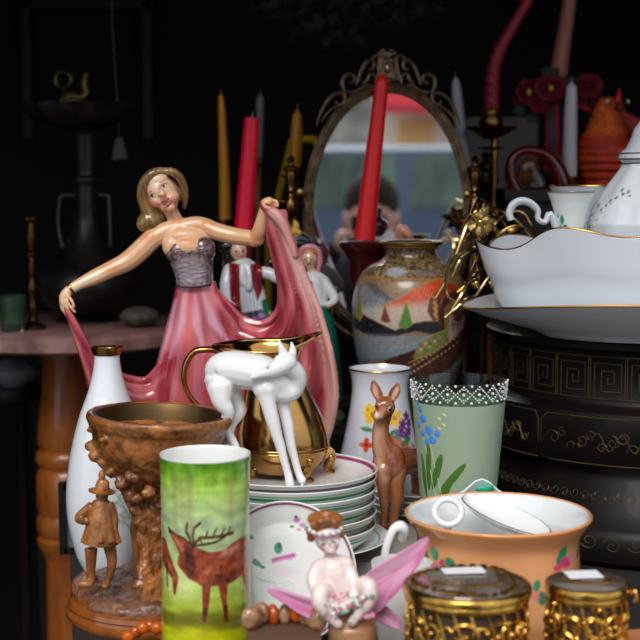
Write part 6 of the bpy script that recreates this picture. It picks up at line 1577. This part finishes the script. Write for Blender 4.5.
def fourth(t,Yx):
    b = MB(); 
    turned('maroon_hat',376,[(0,236),(9,236),(11.5,228),(12.5,224),(11,221),(7,219),(5,215),(6,211),(5,207.5),(0,206)],Yx,t,m_mar)
    b,T_,E_ = mk(Yx); T_([(398,238,6),(403,230,5.5,-.006),(409,236,4,-.008),(411,243,3.4)]); E_(402,234,(8,6,9)); organic(b,'arm',mat('pink_flesh_glaze',(220,150,124),.3,coat=.4),t,voxel=.001,smooth=3)
    b,T_,E_ = mk(Yx); T_([(368,243,7,.004),(378,238,8,.0),(392,238,6,.0)]); E_(376,240,(18,9,6),-.002); T_([(392,242,5),(402,243,5)]); organic(b,'white_cloth',mat('cloth_glaze',(200,200,206),.3,coat=.4),t,voxel=.0013,smooth=3)
    b,T_,E_ = mk(Yx); T_([(384,243,8),(386,262,9),(388,300,12),(388,395,18)]); E_(408,241,(6,6,3),-.002); organic(b,'robe',mat('plum_glaze',(52,24,40),.25,coat=.4),t,voxel=.0014,smooth=2)
figur('porcelain_figurine',1.885,388,'small porcelain figurine with maroon cap and pink arm above the enamelled vase rim',.1205,fourth)

# ================================================================== left background: marble table, urn and small things
t = thing('marble_table',(W(68,400,2.12).x,2.12,FL),'round pink marble-topped table on a turned wooden column at far left','table')
mx_ = W(68,400,2.12).x; zmt = .434-158*1.92/1400
b = MB(); b.lathe([(0,zmt-.0245),(.205,zmt-.0245),(.212,zmt-.020),(.213,zmt-.004),(.208,zmt),(0,zmt)],(mx_,2.12,0),120); b.build('marble_top', mat('pink_marble',(176,132,124),.3,coat=.2,vary=(26,(96,70,68),.8)), t)
zL = lambda y: W(68,y,2.08).z
b = MB(); pr = [(0,FL+.001),(.16,FL+.001),(.165,FL+.03),(.09,FL+.06),(.05,FL+.10),(S(26,2.1),zL(700)),(S(26,2.1),zL(560)),(S(28,2.1),zL(556)),(S(33,2.1),zL(546)),(S(34,2.1),zL(541)),(S(30,2.1),zL(537)),(S(34,2.1),zL(531)),(S(34,2.1),zL(520)),(S(31,2.1),zL(515)),(S(33,2.1),zL(508)),(S(34,2.1),zL(490)),(S(33,2.1),zL(474)),(S(29,2.1),zL(469)),(S(34,2.1),zL(462)),(S(33,2.1),zL(454)),(S(29,2.1),zL(450)),(S(32,2.1),zL(444)),(S(31,2.1),zL(425)),(S(27,2.1),zL(395)),(S(25,2.1),zL(370)),(S(28,2.1),zmt-.035),(S(36,2.1),zmt-.025),(0,zmt-.025)]
b.lathe(pr,(W(66,400,2.08).x,2.10,0),72); b.build('turned_column', mat('polished_oak',(158,88,34),.28,coat=.4,vary=(14,(112,56,20),.7,(4,4,1))), t)
m_urn = mat('black_bronze',(66,58,58),.35,metal=.6,vary=(20,(20,17,17),.8))
Yu = 2.16; ux_ = W(88,300,Yu).x; t = thing('bronze_urn',(ux_,Yu,zmt+.0005),'tall dark bronze urn with shallow top dish on the marble table','urn')
b = MB(); zu = lambda y: W(88,y,Yu).z
pr = catmull([(34,334),(33,328),(24,322),(22,318),(36,308),(47,296),(50,284),(46,272),(36,262),(26,250),(18,236),(13,220),(11.5,200),(11.5,185),(14,182),(14,178),(11,175),(11,160),(12,140),(15,132),(30,127)],5)
b.lathe([(0,zmt+.001)]+[(S(r,Yu),max(zmt+.0008,zu(y))) for r,y in pr]+[(0,zu(128))],(ux_,Yu,0),72); b.build('body', m_urn, t)
b = MB(); b.lathe([(0,zu(128)),(S(30,Yu),zu(127)),(S(46,Yu),zu(118)),(S(56,Yu),zu(108)),(S(57,Yu),zu(104)),(S(52,Yu),zu(105)),(S(40,Yu),zu(112)),(0,zu(116))],(W(78,110,Yu).x,Yu,0),72,wave=lambda r,z,a:(r*(1+.03*math.cos(12*a)),z)); b.build('top_dish', m_urn, t)
for s_,xs_ in ((-1,(77,62,59,58,62,70)),(1,(99,108,109,110,110,106))):
    b = MB(); b.tube([W(x,y,Yu-.004) for x,y in zip(xs_,(195,196,205,225,245,262))],.0026,8,smooth=4); b.build('handle', mat('worn_bronze_handle',(92,84,78),.35,metal=.6), t)
t = thing('bird_ornament',(W(72,104,Yu).x,Yu,zu(112)+.001),'little tarnished brass bird ornament sitting on the dark urn\'s dish','ornament')
m_tb = mat('tarnished_brass',(92,78,42),.35,metal=.8)
b = MB(True)
b.tube([W(x,y,Yu) for x,y in ((57,106),(64,100),(72,97),(80,98),(86,92),(84,84),(86,76))],[S(r,Yu) for r in (3,6,8,7,4.5,4,3)],10,smooth=4); b.ell(W(73,103,Yu),(S(12,Yu),S(8,Yu),S(6,Yu)),n=14); b.ell(W(86,75,Yu),(S(4.5,Yu),S(4,Yu),S(3.4,Yu)))
organic(b,'body', m_tb, t, voxel=.0015, smooth=3)
b = MB(); b.tube([W(63+8*math.cos(a),80+8*math.sin(a),Yu-.004) for a in np.linspace(0,2*PI,18)[:-1]],S(2,Yu),8,closed=True); b.tube([W(63,88,Yu-.004),W(64,98,Yu)],S(2,Yu),8); b.build('ring_tail', m_tb, t)
Yk2 = 2.03; t = thing('candlestick',(W(33,335,Yk2).x,Yk2,zmt+.0005),'empty slim brass candlestick on the marble table left of the dark urn','candlestick')
turned('stick',33,[(0,330),(13,330),(13,327),(6,323),(4,318),(6,312),(6,306),(3.4,300),(5,294),(5.4,288),(3,282),(3,276),(4.6,270),(3,264),(2.6,258),(6.5,256),(6.5,254),(4,252),(5,246),(5.4,238),(4,230),(3.6,224),(9,221),(9,218.5),(3,218),(0,220)],Yk2,t,mat('old_candle_brass',(84,62,34),.3,metal=.9))
sh_ = zmt+.001-min(v.co.z for v in bpy.data.objects[[o.name for o in t.children][0]].data.vertices)-t.location.z
for v in t.children[0].data.vertices: v.co.z += sh_
Yk2 = 2.0; t = thing('drinking_glass',(W(13,335,Yk2).x,Yk2,zmt+.0005),'small clear tumbler with green base on the marble table at the left edge','glass')
gx2 = W(13,335,Yk2).x; b = MB(); b.lathe([(0,zmt+.001),(.016,zmt+.001),(.018,zmt+.01),(.020,zmt+.052),(.0188,zmt+.052),(.0168,zmt+.014),(0,zmt+.012)],(gx2,Yk2,0),40); b.build('clear_wall', mat('dim_glass',(170,210,180),.03,trans=.95), t)
b = MB(); b.lathe([(0,zmt+.0125),(.0162,zmt+.0145),(.0166,zmt+.024),(0,zmt+.024)],(gx2,Yk2,0),32); b.build('green_wax', mat('green_wax',(30,150,40),.2,trans=.3), t)
# bowl on a low stool under the marble top
t = thing('round_stool',(W(14,390,2.36).x,2.36,FL),'dark stool under the marble table holding a dim white bowl','stool'); b = MB()
sx3 = W(14,380,2.36).x; zs3 = W(14,386,2.36).z
b.lathe([(0,zs3-.02),(.055,zs3-.02),(.058,zs3-.012),(.056,zs3-.001),(0,zs3-.001)],(sx3,2.36,0),48); b.build('seat', m_blackwood, t)
for k in range(3):
    a = PI/2+2*PI*k/3; b = MB(); b.tube([(sx3+.05*math.cos(a),2.36+.05*math.sin(a),zs3-.02),(sx3+.07*math.cos(a),2.36+.07*math.sin(a),FL+.012)],[.01,.008],8); b.build('leg', m_blackwood, t)
b = MB(); b.lathe([(0,zs3),(.022,zs3),(.024,zs3+.004),(.042,zs3+.016),(.046,zs3+.030),(.040,zs3+.036),(.022,zs3+.044),(0,zs3+.046)],(sx3,2.36,0),56); q = b.build('lidded_bowl', mat('grey_white_glaze',(150,152,162),.2,coat=.4), None, base=(sx3,2.36,zs3)); tag(q,'dim grey-white lidded bowl under the marble table at the left edge','bowl')
# yellow set square shape behind the ochre candle
t = thing('yellow_frame',(W(290,190,2.3).x,2.35,.1205),'narrow yellow triangular frame standing behind the ochre candle','frame')
b = MB(); P_ = [W(268,238,2.35),W(292,139,2.35),W(316,139,2.35),W(330,238,2.35)]
b.tube([P_[0],P_[1]],.0052,4); b.tube([P_[1],P_[2]],.0052,4); b.tube([P_[2],P_[3]],.0052,4); 
for p_ in (P_[0],P_[3]): b.tube([p_,Vector((p_.x,2.35,.126))],.0052,4)
b.build('bars', mat('yellow_paint',(196,160,20),.4), t)
# pale tag on the wall side of the urn
b = MB(); b.prism([W(116,138,2.3),W(122,137,2.3),W(127,158,2.3),W(112,160,2.3)],(0,0,0),(0,.002,0)); b.tube([W(119,138,2.3),W(117,100,2.3),W(112,20,2.3),W(110,-560,2.3)],.0006,4); q = b.build('paper_tag', mat('dim_paper',(120,118,114),.8), None, False, base=W(119,138,2.3)); tag(q,'small pale paper tag hanging in the dark to the right of the urn neck','tag')
# carved dark stone bowl between urn and dancer, and glassy oddments behind the flowered vase
t = thing('carved_bowl',(W(140,345,2.06).x,2.06,zmt+.0005),'low dull carved stone bowl on the marble table behind the gown','bowl')
b = MB(); b.ell((W(140,345,2.06).x,2.06,zmt+.016),(.030,.026,.0148)); organic(b,'body', mat('dull_stone',(92,84,74),.6,vary=(60,(50,44,38),.8)), t, voxel=.0018, smooth=1, disp=lambda p:.0012*mnoise.noise(p*140))
# hanging greenery, almost lost in the dark
t = thing('hanging_plant',(W(345,-20,2.6).x,2.6,1.40),'dim green hanging foliage in the darkness above the mirror','plant')
rnd = random.Random(11); b = MB()
for k in range(150):
    x = 345+62*rnd.gauss(0,.6); y = -10+48*rnd.random()**1.2*(1-abs(x-345)/190); c_ = W(x,y,2.6+.1*rnd.gauss(0,.6)); a = rnd.random()*6.3; d_ = Vector((math.cos(a),.4*rnd.gauss(0,1),math.sin(a)-.5)).normalized()*.034; sd = d_.cross(Vector((0,1,.2))).normalized()*.010
    b.add([c_,c_+d_*.4+sd,c_+d_,c_+d_*.4-sd,c_+d_*.45+Vector((0,-.004,0))],[(0,1,4),(1,2,4),(2,3,4),(3,0,4)])
q = b.build('leaves', mat('dim_foliage',(26,38,22),.6), t, False); q['kind'] = 'stuff'
b = MB(); top_ = Vector((W(345,-20,2.6).x,2.6,1.548))
for k in range(9): b.tube([top_,top_+Vector((.02*(k-4),.03*math.sin(k),-.35)),W(345+15*(k-4),10+14*math.sin(k*2),2.6)],[.003,.002,.001],5,smooth=4)
b.build('stems', mat('dim_foliage'), t)
